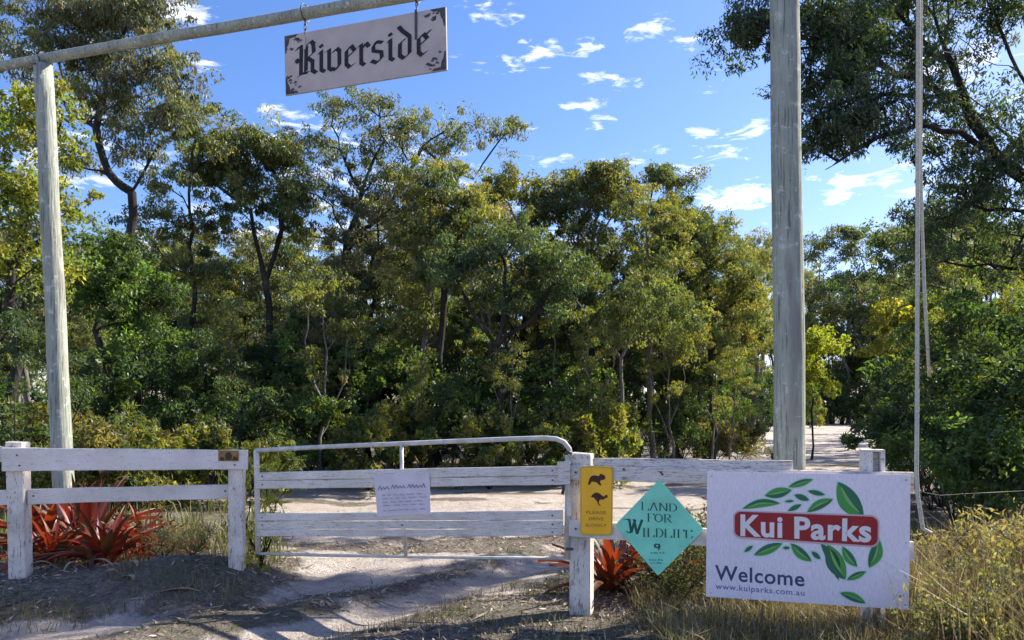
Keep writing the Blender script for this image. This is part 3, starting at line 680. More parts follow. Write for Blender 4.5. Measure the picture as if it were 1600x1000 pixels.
def where(px):
    for lim, w in ((60, 'at the left edge behind the white fence'), (140, 'behind the left pole'), (240, 'right of the left pole'), (330, 'above the middle of the white fence'), (410, 'above the left gate post'),
                   (500, 'over the left end of the gate'), (600, 'just left of the upright on the gate'), (680, 'above the paper notice'), (760, 'right of the paper notice'),
                   (840, 'over the right half of the gate'), (900, 'at the bend of the gate pipe'), (960, 'above the yellow wildlife sign'), (1040, 'above the teal diamond sign'),
                   (1100, 'between the diamond sign and the white sign'), (1160, 'above the left end of the white sign'), (1215, 'left of the thick pole'), (1290, 'right of the thick pole'), (1400, 'along the right side of the track'), (1450, 'behind the hanging rope'), (1520, 'in the bushes on the right'), (3000, 'at the right edge')):
        if px < lim: return w

SIZEW = {0: 'broad dark green shrub', 1: 'rounded mid-green shrub', 2: 'tall dark narrow-leaved shrub', 3: 'small olive shrub with upright sprays', 4: 'dry yellow-brown bush', 5: 'tall dark shrub with upright sprays'}
shr_spots = [  # px, distance, variant, scale
    (-30, 12.5, 0, 1.1), (30, 11, 2, 1.0), (60, 12.5, 4, 1.3), (130, 12, 4, 1.25), (165, 15.5, 1, 1.2), (190, 11.5, 3, .9), (215, 15, 0, 1.25), (245, 18, 5, 1.2), (235, 13, 3, .8),
    (290, 19, 0, 1.5), (330, 16, 2, 1.05), (320, 14, 3, .8), (370, 20, 5, 1.35), (395, 15.5, 0, .95), (425, 13.5, 3, .7), (450, 18, 3, 1.4), (480, 21, 0, 1.55), (515, 17.5, 1, .95), (545, 20, 5, 1.3),
    (575, 16, 3, .95), (610, 20, 1, 1.5), (640, 17.5, 3, 1.1), (665, 21, 0, 1.5), (700, 17.5, 2, .85), (740, 20, 0, 1.45), (765, 16.8, 3, 1.0), (800, 18.5, 5, 1.0), (835, 21, 0, 1.4), (865, 17.5, 3, 1.15),
    (900, 19.5, 1, 1.35), (935, 18.3, 3, 1.15), (965, 20.5, 3, 1.3), (985, 23.5, 0, 1.55), (1030, 23, 5, 1.25), (1065, 26, 2, 1.2), (1050, 22, 0, .9), (1100, 27, 1, 1.4), (1118, 25.5, 4, 1.15), (1155, 26.5, 4, 1.05),
    (1110, 31, 0, 1.4), (1085, 29, 5, 1.3), (1150, 34, 2, 1.4),
    (1275, 88, 0, 2.6), (1300, 92, 1, 3.2), (1330, 93, 0, 2.8), (1355, 92, 0, 3.0), (1380, 90, 2, 3.2), (1400, 88, 2, 3.4), (1200, 62, 0, 2.2), (1180, 44, 0, 1.7), (1225, 80, 1, 2.6), (1250, 90, 0, 2.8), (1262, 84, 1, 1.5), (1282, 85, 2, 1.3), (1298, 86, 5, 1.4), (1316, 86, 0, 1.5), (1334, 87, 1, 1.6), (1350, 87, 2, 1.3), (1366, 87, 5, 1.4), (1384, 84, 1, 1.5), (1393, 70, 0, 1.4), (1266, 72, 3, 1.7), (1390, 58, 5, 1.2), (1246, 66, 0, 1.5), (1408, 48, 5, 1.6), (1410, 34, 5, 1.3), (1425, 22, 0, .95), (1420, 27, 2, .95), (1445, 15, 0, 1.1), (1455, 12.3, 1, .75),
    (1490, 11.0, 2, 1.0), (1540, 10.2, 0, 1.0), (1590, 9.6, 2, .9), (1640, 9.4, 0, 1.1), (1470, 13, 5, 1.05), (1560, 13.5, 2, 1.25), (1515, 9.3, 1, .75), (1620, 12.5, 0, 1.5), (1690, 11, 2, 1.4)]
seen = {}
for k, (px, d, v, s) in enumerate(shr_spots):
    x = (px - 800) / F * d; key = (v, where(px) if d < 54 else 'far' if px > 1255 else where(px) + 'f'); seen[key] = seen.get(key, 0) + 1
    lab = SIZEW[v] + ' ' + (where(px) if d < 54 else 'closing the far end of the track' if px > 1255 else where(px) + ' far off') + ('', ', farther back', ', rearmost', ', farther right', ', rightmost')[min(seen[key] - 1, 4)]
    place_tree('shrub', lab, 'shrub', *SHR[v], (x, d, tz(x, d) - .05), random.uniform(0, 6.28), (s * random.uniform(.9, 1.1), s * random.uniform(.9, 1.1), s * random.uniform(.9, 1.08)), 'shrubs along the edge of the wood')

# the second rank of slim trees, seen between the front ones
r2 = random.Random(5)
spots = []
for px in range(-60, 1240, 34):
    spots.append((px + r2.uniform(-14, 14), r2.uniform(27, 40)))
spots = [(px, d) for px, d in spots if px < 1130 + (34 - d) * 4] + [(px + r2.uniform(-20, 20), r2.uniform(20.5, 27)) for px in range(225, 1130, 46)] + [(-40, 19), (60, 21), (120, 18.5), (170, 24), (1170, 64), (1150, 46), (1140, 38)]
spots += [(1190, 58), (1215, 70), (1175, 45), (1285, 91), (1315, 93), (1340, 91), (1375, 93), (1400, 91), (1262, 92), (1270, 96), (1300, 104), (1345, 98), (1390, 100), (1420, 88), (1440, 38), (1475, 30), (1500, 45), (1540, 34), (1580, 28), (1620, 36), (1460, 24), (1430, 52), (1250, 110)]
SLIM = ['slim olive-crowned tree of the second rank ', 'slim grey-green tree of the second rank ', 'slim dark-crowned tree of the second rank ', 'slim pale-stemmed tree of the second rank ']
seen = {}
for px, d in sorted(spots, key=lambda q: q[1]):
    x = (px - 800) / F * d; v = r2.randrange(4); s = r2.uniform(.66, .92) * (d / 33) ** .6; key = (v, where(px)); seen[key] = seen.get(key, 0) + 1
    place_tree('slim_tree', SLIM[v] + where(px) + ('', ', farther', ', farthest', ', last', ', hindmost')[min(seen[key] - 1, 4)], 'tree', *GEN[v], (x, d, tz(x, d) - .05), r2.uniform(0, 6.28), s, 'slim trees in the second rank of the wood')
seen = {}
for k, px in enumerate((150, 290, 352, 447, 506, 566, 655, 706, 792, 884, 930, 976, 1048, 1112, 1142, 1440, 1478, 1530, 1585)):
    d = (17.5, 19.5, 18.2, 21)[k % 4] + (3.5 if 960 < px < 1300 else 0) - (4 if px > 1400 else 0); x = (px - 800) / F * d; key = (k % 2, where(px)); seen[key] = seen.get(key, 0) + 1
    place_tree('sapling', ('thin pale-stemmed sapling ', 'leafy green sapling ')[k % 2] + where(px) + ('', ', farther right', ', rightmost')[min(seen[key] - 1, 2)], 'sapling', *SAP[k % 2], (x, d, tz(x, d) - .05), px * 2.3, r2.uniform(.65, 1.15), 'saplings among the shrubs')
# trees beside and behind the yard, whose shade falls over the gate
for x, y, v, s in ((10.5, 3.6, 2, .8), (14, 4.5, 2, 1.0), (15.5, 9.5, 2, .9), (20, 12, 0, 1.0), (12.0, 6.6, 2, .8)):
    place_tree('roadside_tree', 'eucalypt outside the right edge, standing ' + {10.5: 'nearest the white sign', 14: 'in the middle of its row', 15.5: 'abreast of the overhanging tree', 20: 'farthest out', 12.0: 'just behind the dry grass'}[x], 'tree', *GEN[v], (x, y, tz(x, y) - .05), x * 3.1, s, 'trees beside the entrance')

def far_wood():
    r = np.random.default_rng(77); n = 420
    ang = r.uniform(-.78, .80, n); d = r.uniform(48, 120, n); x = np.tan(ang) * d; y = d
    keep = track_sd(x, y) < -2; x = x[keep]; y = y[keep]; n = len(x)
    H = r.uniform(9, 15, n) * np.where(np.abs(x / y - .46) < .09, 1.1, 1.0); cen = []; R = []; V = []; Fq = []
    for i in range(n):
        m = 18; t = np.concatenate([r.uniform(.0, .18, 5), r.uniform(.15, 1, 13)]); w = 2.6 * (1.1 - t * .5)
        c = np.stack([x[i] + r.normal(0, w * .55, m), y[i] + r.normal(0, w * .55, m), t * H[i]], 1); cen.append(c); R.append(np.tile([1.1, 1.1, .75], (m, 1)) * r.uniform(.6, 1.2, (m, 1)))
    cen = np.concatenate(cen); R = np.concatenate(R)
    v, f, c = leaves(cen, R, 20, .46, r, G_OLIVE + G_GREY + G_DARK, .3, 'round', hollow=.2)
    tag(obj('far_wood', mesh_np('far_wood', v, f, M_LEAF, c)), 'distant mass of wood closing the view', 'wood', kind='stuff')
    verts = []; faces = []
    for i in range(n):
        b = len(verts); lean = r.normal(0, .5, 2); rr = r.uniform(.09, .2)
        for k in range(5):
            a = k * 1.2566; verts.append((x[i] + rr * math.cos(a), y[i] + rr * math.sin(a), -.2))
        for k in range(5):
            a = k * 1.2566; verts.append((x[i] + lean[0] + rr * .4 * math.cos(a), y[i] + lean[1] + rr * .4 * math.sin(a), H[i] * .9))
        for k in range(5): faces.append((b + k, b + (k + 1) % 5, b + 5 + (k + 1) % 5, b + 5 + k))
    tag(obj('far_trunks', mesh_np('far_trunks', verts, np.array(faces), M_BARKP, None, True)), 'thin far trunks of the wood', 'wood', kind='stuff')
far_wood()

# ------------------------------------------------------------------ the arch of poles
def pole_pts(a, b, n=14, w=.006, seed=1):
    r = random.Random(seed); a = Vector(a); b = Vector(b); return [a.lerp(b, i / n) + Vector((r.uniform(-w, w), r.uniform(-w, w), 0)) for i in range(n + 1)]
BARL = (-5.41, 8.5, 5.74); BARR = (2.322, 6.24, 5.73)
pa = tube('timber_pole', pole_pts((-5.13, 8.5, tz(-5.13, 8.5) - .3), (-5.41, 8.5, 5.66), seed=2), [.118 - .0014 * i for i in range(15)], M_POLE, sides=16)
tag(pa, 'grey-green timber pole holding the left end of the crossbar', 'pole', 'poles of the entrance arch')
pb = tube('timber_pole', pole_pts((2.40, 6.3, tz(2.4, 6.3) - .3), (2.31, 6.3, 6.6), seed=3), [.134 - .0012 * i for i in range(15)], M_POLE, sides=20)
tag(pb, 'thick weathered timber pole rising behind the white leafy sign', 'pole', 'poles of the entrance arch')
u = (Vector(BARR) - Vector(BARL)).normalized()
bar = tube('crossbar', pole_pts(Vector(BARL) - u * 2.2, Vector(BARR) + u * .4, 16, .008, 4), [.054 + .0006 * i for i in range(17)], M_POLE, sides=14)
tag(bar, 'long round timber crossbar sloping across the top left, carrying the name board', 'crossbar')
bk = thing('pole_strap', 'dark metal strap fixing the crossbar to the left pole', 'strap', (-5.41, 8.5, 5.74), math.atan2(u.y, u.x))
tube('strap', [(0, 0, .075), (0, -.05, .05), (0, -.072, 0), (0, -.05, -.05), (0, -.13, -.12)], .008, M_STEEL, bk, 6)

# ------------------------------------------------------------------ hanging name board
BARP = Plane(BARL[0], BARL[1], math.atan2(BARR[1] - BARL[1], BARR[0] - BARL[0]))
sb = BARP.root('name_board', 'mauve-grey hanging board painted Riverside in black letters, below the crossbar', 'sign')
q = [BARP.at(445, 57), BARP.at(697, 11), BARP.at(699, 110), BARP.at(447, 150)]
prism('board', q, -.012, .012, M_GREYSIGN, sb, .003)
def crop8(x, h):  # letters drawn along a sloping base line
    y = 670 - .165 * (x - 300) - h; return BARP.at(430 + x / 5.714, y / 5.714)
RIV = [[(236, 15), (240, 262)], [(280, 35), (284, 250)], [(196, 232), (225, 262), (262, 252)], [(268, 250), (325, 292), (352, 262)], [(345, 270), (352, 190), (300, 150)], [(290, 150), (340, 112), (338, 30), (372, 4)], [(190, 128), (240, 150)], [(205, -12), (250, 16), (300, 18)], [(196, 148), (216, 120)],
       [(396, 168), (418, 190), (418, 22), (446, 2)], [(410, 240), (424, 226)], [(462, 176), (488, 192), (488, 26), (516, 2)], [(520, 158), (556, 190), (582, 160)], [(578, 170), (580, 40), (546, 2), (508, 18)],
       [(642, 150), (642, 34), (672, 2), (712, 30)], [(642, 150), (684, 192), (716, 146), (652, 96)], [(752, 170), (774, 190), (774, 24), (802, 2)], [(782, 150), (818, 194), (842, 160)],
       [(962, 176), (906, 190), (882, 150), (884, 112)], [(884, 112), (954, 92), (958, 42)], [(958, 42), (914, 2), (866, 26)], [(1012, 166), (1034, 190), (1034, 22), (1062, 2)], [(1026, 240), (1040, 226)],
       [(1108, 290), (1140, 250), (1206, 190), (1206, 40), (1154, 2), (1118, 32), (1120, 140), (1168, 176)], [(1286, 150), (1286, 34), (1316, 2), (1356, 30)], [(1286, 150), (1330, 192), (1362, 146), (1296, 96)], [(1352, 180), (1392, 216)]]
flat_polys_stacked('lettering', pen(RIV, (14, 9), crop8, 3.0), -.0135, M_BLACK, sb)
f = quadmap(q); orn = []
ro = random.Random(3)
for cx, cy in ((0, 0), (1, 0), (0, 1), (1, 1)):
    sx = 1 if cx == 0 else -1; sy = 1 if cy == 0 else -1
    def cr(a, b): return f(cx + sx * a, cy + sy * b)
    orn.append([cr(.004, .01), cr(.09, .01), cr(.075, .05), cr(.035, .06), cr(.03, .14), cr(.018, .2), cr(.012, .3), cr(.004, .3)])
    for k in range(9):
        a = ro.uniform(.008, .10); b = ro.uniform(.03, .34) * (1 - a / .13) + .02; s = ro.uniform(.006, .014)
        orn.append([cr(a, b), cr(a + s, b + s), cr(a + s * 2.2, b + s * 1.5), cr(a + s * 1.4, b + s * 4.5), cr(a + s * .2, b + s * 3)])
flat_polys_stacked('corner_ornament', orn, -.0135, M_ORN, sb)
for px, y0, y1 in ((477, 22, 60), (651, -14, 18)):
    s0, zb = BARP.at(px, y1); zt = 5.74 - .065
    s0b, zs = BARP.at(px, y1 + 18 if px < 500 else y1 + 45)
    prism('strap', [(s0 - .013, zb + .01), (s0 + .013, zb + .01), (s0 + .013, zs), (s0 - .013, zs)], -.020, -.0145, M_STEEL if px > 500 else M_GREYSIGN, sb, .001)
    ch = tube('hook', [(s0, 0, zb - .02), (s0, 0, zb + .03)], .006, M_STEEL, sb, 6)
    nl = max(3, int((zt - zb) / .05))
    for k in range(nl):
        zc = zb + .03 + (zt - zb - .02) * (k + .5) / nl; h = (zt - zb) / nl * .62; pts = []
        for j in range(9):
            a = j / 8 * 2 * math.pi; w = .013 * math.sin(a); pts.append((s0 + (w if k % 2 else 0), (0 if k % 2 else w), zc + h * math.cos(a)))
        tube('link', pts, .0045, M_STEEL, ch, 5)
    tube('bar_ring', [(s0, .085 * math.sin(a), 5.74 + .085 * math.cos(a)) for a in [k / 12 * 6.2832 for k in range(13)]], .007, M_STEEL, sb, 5)

# ------------------------------------------------------------------ fences and gate
def post(parent, s, y, w, dpt, z0, z1, mat, lean=0.0, seed=0, name='post'):
    return prism(name, [(s - w / 2 + lean, z1), (s + w / 2 + lean, z1 - .006), (s + w / 2, z0), (s - w / 2, z0)], y, y + dpt, mat, parent, .007, 8 if False else 0, 0, seed)

# left fence: swings slightly towards the viewer at its left end
LF = Plane(-4.37, 6.5, math.atan2(.29, 1.83))
lf = LF.root('rail_fence', 'white two-rail timber fence with a small orange plate, left of the gate', 'fence')
s_, z_ = LF.at(27, 690); post(lf, s_ + .0, .0, .14, .15, tz(-4.4, 6.5) - .25, z_, M_WHITE_POST, -.03, 1)
s2, z2 = LF.at(368, 703); post(lf, s2, .0, .13, .14, .0, z2 + .0, M_WHITE_POST, 0, 2)
prism('rail', [LF.at(6, 699), LF.at(388, 703), LF.at(388, 733), LF.at(6, 736)], -.040, -.003, M_WHITE, lf, .004, 8, .003, 3)
prism('rail', [LF.at(38, 765), LF.at(362, 758), LF.at(362, 780), LF.at(38, 789)], .05, .085, M_WHITE, lf, .004, 7, .003, 4)
prism('rail', [(-2.6, LF.at(27, 697)[1] - .02), (-.075, LF.at(27, 697)[1]), (-.075, LF.at(27, 722)[1]), (-2.6, LF.at(27, 722)[1] - .02)], .02, .055, M_WHITE, lf, .004, 6, .003, 5)
prism('rail', [(-2.6, LF.at(27, 764)[1] - .02), (-.075, LF.at(27, 766)[1]), (-.075, LF.at(27, 789)[1]), (-2.6, LF.at(27, 789)[1] - .02)], .02, .055, M_WHITE, lf, .004, 6, .003, 6)
post(lf, -2.62, 0, .14, .15, -.1, 1.25, M_WHITE_POST, 0, 7)
for px, py in ((30, 711), (34, 727), (372, 712), (368, 726), (48, 776), (350, 768)):
    a, b = LF.at(px, py); y = -.043 if py < 740 else .047
    bm = bmesh.new(); bmesh.ops.create_cone(bm, cap_ends=True, segments=8, radius1=.009, radius2=.007, depth=.006, matrix=Matrix.Translation((a, y, b)) @ Matrix.Rotation(rad(90), 4, 'X')); bm_obj('bolt', bm, M_STEEL, lf)
pl = LF.root('small_plate', 'small orange and brown plate at the right end of the white top rail', 'sign')
c = [LF.at(341, 703.5, -.045), LF.at(373, 704, -.045), LF.at(373, 720.5, -.045), LF.at(341, 720.5, -.045)]
prism('plate', c, -.046, -.0425, M_ORANGE, pl, .001)
g = quadmap(c)
flat_poly('picture', [[g(*p) for p in pp] for pp in ([(.08, .06), (.3, .06), (.3, .3), (.16, .42), (.08, .3)], [(.36, .1), (.64, .1), (.68, .5), (.60, .82), (.45, .85), (.33, .6)], [(.7, .06), (.95, .06), (.95, .32), (.8, .46), (.7, .3)])], -.0475, M_DKBROWN, pl)

# right-hand line: gate, gate post, fence with the signs
GA = math.atan2(-2.26, 7.6)
GP = Plane(.537, 5.88, GA)
gate = GP.root('farm_gate', 'closed weathered gate of pale boards on a bent pipe frame, paper notice on it', 'gate')
A = GP.at
def board(tl, tr, br, bl, seed, mat=M_BOARD): prism('board', [A(*tl), A(*tr), A(*br), A(*bl)], -.02 - .002 * (seed % 2), .0, mat, gate, .004, 10, .0025, seed)
board((401, 738), (883, 727), (883, 742.5), (401, 750.5), 1)
board((401, 751), (883, 743.5), (883, 757), (401, 764), 2)
board((403, 802), (880, 797), (880, 812), (403, 813.5), 3)
board((403, 814.5), (880, 813), (880, 825.5), (403, 826), 4)
board((403, 827), (880, 826.5), (880, 836), (403, 838), 5)
def gp(px, py, y=.03): a = A(px, py); return (a[0], y, a[1])
tube('top_pipe', [gp(397, 704), gp(425, 702.5), gp(500, 698.5), gp(600, 694.5), gp(700, 690), gp(800, 686), gp(850, 684.5), gp(868, 686), gp(880, 691), gp(888, 701), gp(891, 715)], .0205, M_PIPE, gate, 12)
tube('bottom_pipe', [gp(400, 866), gp(500, 868.5), gp(640, 871), gp(760, 872.5), gp(881, 873.5)], .013, M_PIPE, gate, 10)
tube('stile', [gp(397, 704), gp(398, 735), gp(399, 800), gp(400, 866)], .024, M_BOARD, gate, 10)
tube('stile', [gp(886, 712), gp(886, 790), gp(885, 874)], .024, M_PIPE, gate, 10)
tube('upright', [gp(625, 693), gp(626, 760), gp(632, 871)], .017, M_PIPE, gate, 10)
prism('end_plate', [A(872, 721), A(892, 720), A(892, 756), A(874, 757)], -.034, -.024, M_BOARD, gate, .002)
tube('hinge', [gp(883, 709, .0), gp(887, 706, -.01), gp(893, 708, .0)], .013, M_STEEL, gate, 8)
tube('hinge', [gp(884, 858, .0), gp(895, 858, .0)], .011, M_STEEL, gate, 8)
lt = tube('latch', [gp(881, 757, -.03), gp(882, 764, -.035), gp(880, 771, -.03)], .013, M_STEEL, gate, 8)
prism('bracket', [A(886, 785), A(893, 785), A(893, 806), A(886, 806)], -.012, -.004, M_WHITE, gate, .001)
for px, py in ((412, 744), (412, 757), (412, 808), (412, 820), (864, 735), (864, 750), (864, 805), (864, 819), (864, 831), (630, 820)):
    a, b = A(px, py); bm = bmesh.new(); bmesh.ops.create_cone(bm, cap_ends=True, segments=8, radius1=.008, radius2=.006, depth=.006, matrix=Matrix.Translation((a, -.024, b)) @ Matrix.Rotation(rad(90), 4, 'X')); bm_obj('bolt', bm, M_STEEL, gate)

pn = GP.root('paper_notice', 'pale handwritten notice sheet fixed to the middle of the gate', 'notice')
def G2(px, py): return GP.at(px, py, -.03)
c = [G2(584, 743), G2(671, 739), G2(673, 803), G2(590, 807)]
prism('sheet', c, -.031, -.028, M_PAPER, pn, .0006, 6, .0015, 8)
g = quadmap(c); rs = random.Random(12); st = []
for x0, x1, y, h in ((.06, .26, .66, .10), (.30, .56, .68, .09), (.60, .92, .67, .09)):
    n = int((x1 - x0) / .03); pts = [(x0 + (x1 - x0) * i / n, y + (h if i % 2 else -h * .3) * rs.uniform(.4, 1)) for i in range(n + 1)]; st.append(pts)
for y in (.50, .42, .33, .25, .13):
    x = .12
    while x < .85:
        w = rs.uniform(.06, .16); n = max(2, int(w / .022)); st.append([(x + w * i / n, y + (.028 if i % 2 else -.012) * rs.uniform(.3, 1)) for i in range(n + 1)]); x += w + .035
flat_polys_stacked('handwriting', pen(st[:3], (.004, .004), g, .004) + pen(st[3:], (.002, .003), g, .002), -.0335, M_INK, pn)

rf = GP.root('rail_fence', 'pale weathered rail fence on the right, carrying the wildlife signs and the white leafy sign', 'fence')
s0, zt = A(905, 708)
prism('gate_post', [(s0 - .085, zt), (s0 + .085, zt - .008), (s0 + .08, -.25), (s0 - .09, -.25)], .035, .2, M_WHITE_POST, rf, .008)
def R(x0, y0, x1, y1, x2, y2, x3, y3): return [A(x0, y0), A(x1, y1), A(x2, y2), A(x3, y3)]
prism('rail', R(891, 727, 1428, 738, 1428, 768, 891, 749), -.012, .03, M_RAILGREY, rf, .004, 10, .003, 11)
s3, z3 = A(1190, 723)
prism('capping_board', R(925, 716, 1240, 720, 1240, 736, 925, 727), .034, .06, M_RAILGREY, rf, .003, 6, .003, 14)
prism('rail', R(889, 812, 1428, 846, 1428, 876, 889, 838), -.012, .03, M_WHITE, rf, .004, 10, .003, 12)
# right end post: hollow, open slot down its face
a = A(1366, 703); W = .155; s = a[0]
ep = prism('end_post', [(s - W / 2, a[1]), (s + W / 2, a[1]), (s + W / 2, a[1] - .015), (s - W / 2, a[1] - .015)], .032, .14, M_WHITE_POST, rf, .002)
for c0, c1 in ((-W / 2, -W / 2 + .075), (W / 2 - .03, W / 2)):
    prism('cheek', [(s + c0, a[1] - .016), (s + c1, a[1] - .016), (s + c1, -.2), (s + c0, -.2)], .032, .14, M_WHITE_POST, ep, .003)
prism('back_plate', [(s - W / 2 + .076, a[1] - .016), (s + W / 2 - .031, a[1] - .016), (s + W / 2 - .031, -.2), (s - W / 2 + .076, -.2)], .105, .135, M_RAILGREY, ep, .002)
for px, py in ((975, 733), (1033, 738), (1395, 745), (900, 738), (900, 826), (1090, 836), (1035, 741)):
    aa, b = A(px, py); bm = bmesh.new(); bmesh.ops.create_cone(bm, cap_ends=True, segments=8, radius1=.010, radius2=.008, depth=.006, matrix=Matrix.Translation((aa, -.0155, b)) @ Matrix.Rotation(rad(90), 4, 'X')); bm_obj('bolt', bm, M_STEEL, rf)

# yellow wildlife sign
ys = GP.root('wildlife_sign', 'narrow yellow sign with koala and kangaroo silhouettes on the gate post', 'sign')
OFF = -.024
def Y(px, py): return GP.at(px, py, OFF)
def rrect(q, r0, n=5, asp=1.0):
    g = quadmap(q); pts = []
    for cx, cy, a0 in ((1 - r0, 1 - r0 * asp, 0), (r0, 1 - r0 * asp, 90), (r0, r0 * asp, 180), (1 - r0, r0 * asp, 270)):
        for k in range(n + 1):
            a = rad(a0 + 90 * k / n); pts.append(g(cx + math.cos(a) * r0, cy + math.sin(a) * r0 * asp))
    return pts
yq = [Y(906.5, 728), Y(958, 729), Y(957, 837), Y(906.5, 836)]
flat_poly('panel', [rrect(yq, .10, 5, .5)], OFF, M_YEDGE, ys, .004)
yq2 = [Y(909, 730.5), Y(955.5, 731.5), Y(954.5, 834.5), Y(909, 833.5)]
flat_poly('face', [rrect(yq2, .09, 5, .5)], OFF - .0006, M_YELLOW, ys)
def Cc(x, y): return Y(895 + x / 8, 720 + y / 8)
koala = [(190, 300), (200, 250), (212, 210), (240, 186), (280, 180), (318, 190), (332, 185), (338, 165), (352, 158), (364, 170), (386, 172), (398, 185), (410, 205), (404, 225), (385, 238), (360, 240), (345, 250), (340, 270), (360, 300), (352, 310), (325, 300), (300, 272), (262, 262), (235, 262), (222, 285), (208, 305)]
roo = [(225, 448), (250, 418), (280, 398), (310, 396), (338, 410), (360, 430), (385, 445), (400, 440), (405, 428), (418, 428), (428, 420), (432, 432), (440, 450), (425, 462), (400, 470), (388, 486), (372, 482), (360, 488), (345, 482), (330, 500), (325, 520), (335, 545), (350, 560), (340, 562), (320, 548), (308, 515), (290, 490), (270, 465), (248, 456)]
flat_poly('koala_silhouette', [[Cc(*p) for p in koala]], OFF - .0014, M_BROWN, ys)
flat_poly('kangaroo_silhouette', [[Cc(*p) for p in roo]], OFF - .0014, M_BROWN, ys)
for t, x0, x1, y0, y1 in (('PLEASE', 165, 415, 625, 662), ('DRIVE', 200, 385, 705, 742), ('SLOWLY', 160, 425, 785, 822)):
    text_mesh('lettering', t, [Cc(x0, y0), Cc(x1, y0 + 4), Cc(x1, y1 + 4), Cc(x0, y1)], OFF - .0014, M_FADED, ys, .015)

# teal diamond
ds = GP.root('conservation_sign', 'teal diamond sign lettered LAND FOR WILDLIFE, between the yellow and white signs', 'sign')
OD = -.028
def D(px, py): return GP.at(px, py, OD)
flat_poly('panel', [[D(1028, 751), D(1031, 750), D(1034, 753), D(1097, 824), D(1099, 828), D(1096, 832), D(1032, 896), D(1028, 899), D(1024, 895), D(964, 824), D(962, 820), D(965, 816)]], OD, M_TEAL, ds, .004)
def C5(x, y): return D(960 + x / 6.06, 740 + y / 6.06)
SER = {'L': ([[(.22, 0), (.22, 1)], [(.05, 1), (.4, 1)], [(.05, 0), (.85, 0), (.88, .22)]], .95),
       'A': ([[(.1, 0), (.48, 1)], [(.5, 1), (.85, 0)], [(.26, .34), (.7, .34)], [(0, 0), (.25, 0)], [(.68, 0), (1.0, 0)]], 1.0),
       'N': ([[(.15, 0), (.15, 1)], [(.15, 1), (.82, 0)], [(.85, 0), (.85, 1)], [(0, 0), (.3, 0)], [(.7, 1), (1, 1)], [(0, 1), (.2, 1)]], 1.0),
       'D': ([[(.2, 0), (.2, 1)], [(.05, 1), (.5, 1), (.8, .8), (.88, .5), (.8, .2), (.5, 0), (.05, 0)]], .95),
       'F': ([[(.2, 0), (.2, 1)], [(.05, 1), (.78, 1), (.8, .78)], [(.2, .52), (.6, .52)], [(.05, 0), (.4, 0)]], .85),
       'O': ([[(.45, 1), (.15, .8), (.06, .5), (.15, .2), (.45, 0), (.78, .2), (.86, .5), (.78, .8), (.45, 1)]], .95),
       'R': ([[(.2, 0), (.2, 1)], [(.05, 1), (.5, 1), (.74, .88), (.74, .64), (.5, .5), (.2, .5)], [(.45, .5), (.88, 0)], [(.05, 0), (.38, 0)]], .95),
       'I': ([[(.22, 0), (.22, 1)], [(.05, 0), (.4, 0)], [(.05, 1), (.4, 1)]], .48),
       'E': ([[(.2, 0), (.2, 1)], [(.05, 1), (.78, 1), (.8, .78)], [(.2, .52), (.6, .52)], [(.05, 0), (.8, 0), (.84, .22)]], .9)}
def serif(txt, quad, nib=.07, thin=.02):
    w = sum(SER[c][1] for c in txt); h = 1.0; x = 0; out = []; g = quadmap(quad)
    for c in txt:
        for s in SER[c][0]: out.append([((x + p[0]) / w, p[1]) for p in s])
        x += SER[c][1]
    return pen(out, (nib / w * .9, 0), g, thin / w * 1.0)
flat_polys_stacked('lettering', serif('LAND', [C5(245, 268), C5(595, 285), C5(595, 360), C5(245, 345)], .05, .022) + serif('FOR', [C5(305, 375), C5(545, 387), C5(545, 465), C5(305, 455)], .055, .022)
                   + serif('ILDLIFE', [C5(262, 512), C5(742, 534), C5(742, 612), C5(262, 598)], .055, .022), OD - .0008, M_TEALDARK, ds)
Wst = [[(86, 430), (112, 436), (146, 432)], [(140, 432), (160, 555)], [(160, 555), (196, 440)], [(186, 434), (214, 570)], [(214, 570), (262, 438)], [(118, 548), (140, 560), (160, 552)]]
flat_polys_stacked('initial_letter', pen(Wst, (9, 2), C5, 3), OD - .0008, M_TEALDARK, ds)
flat_poly('emblem', [[C5(*p) for p in ((372, 672), (392, 662), (430, 665), (438, 690), (425, 722), (410, 728), (415, 706), (398, 705), (378, 700))]], OD - .0008, M_TEALDARK, ds)
flat_poly('emblem_mark', [[C5(*p) for p in ((392, 676), (418, 675), (414, 690), (396, 690))]], OD - .0014, M_TEAL, ds)
for x0, x1, y in ((345, 485, 752), (330, 450, 818), (345, 440, 846)):
    rs = random.Random(y); st = []; x = x0
    while x < x1: st.append([(x, y), (x + rs.uniform(8, 22), y + rs.uniform(-3, 3))]); x += 28
    flat_polys_stacked('small_print', pen(st, (2, 4), C5, 2), OD - .0008, M_TEALMID, ds)

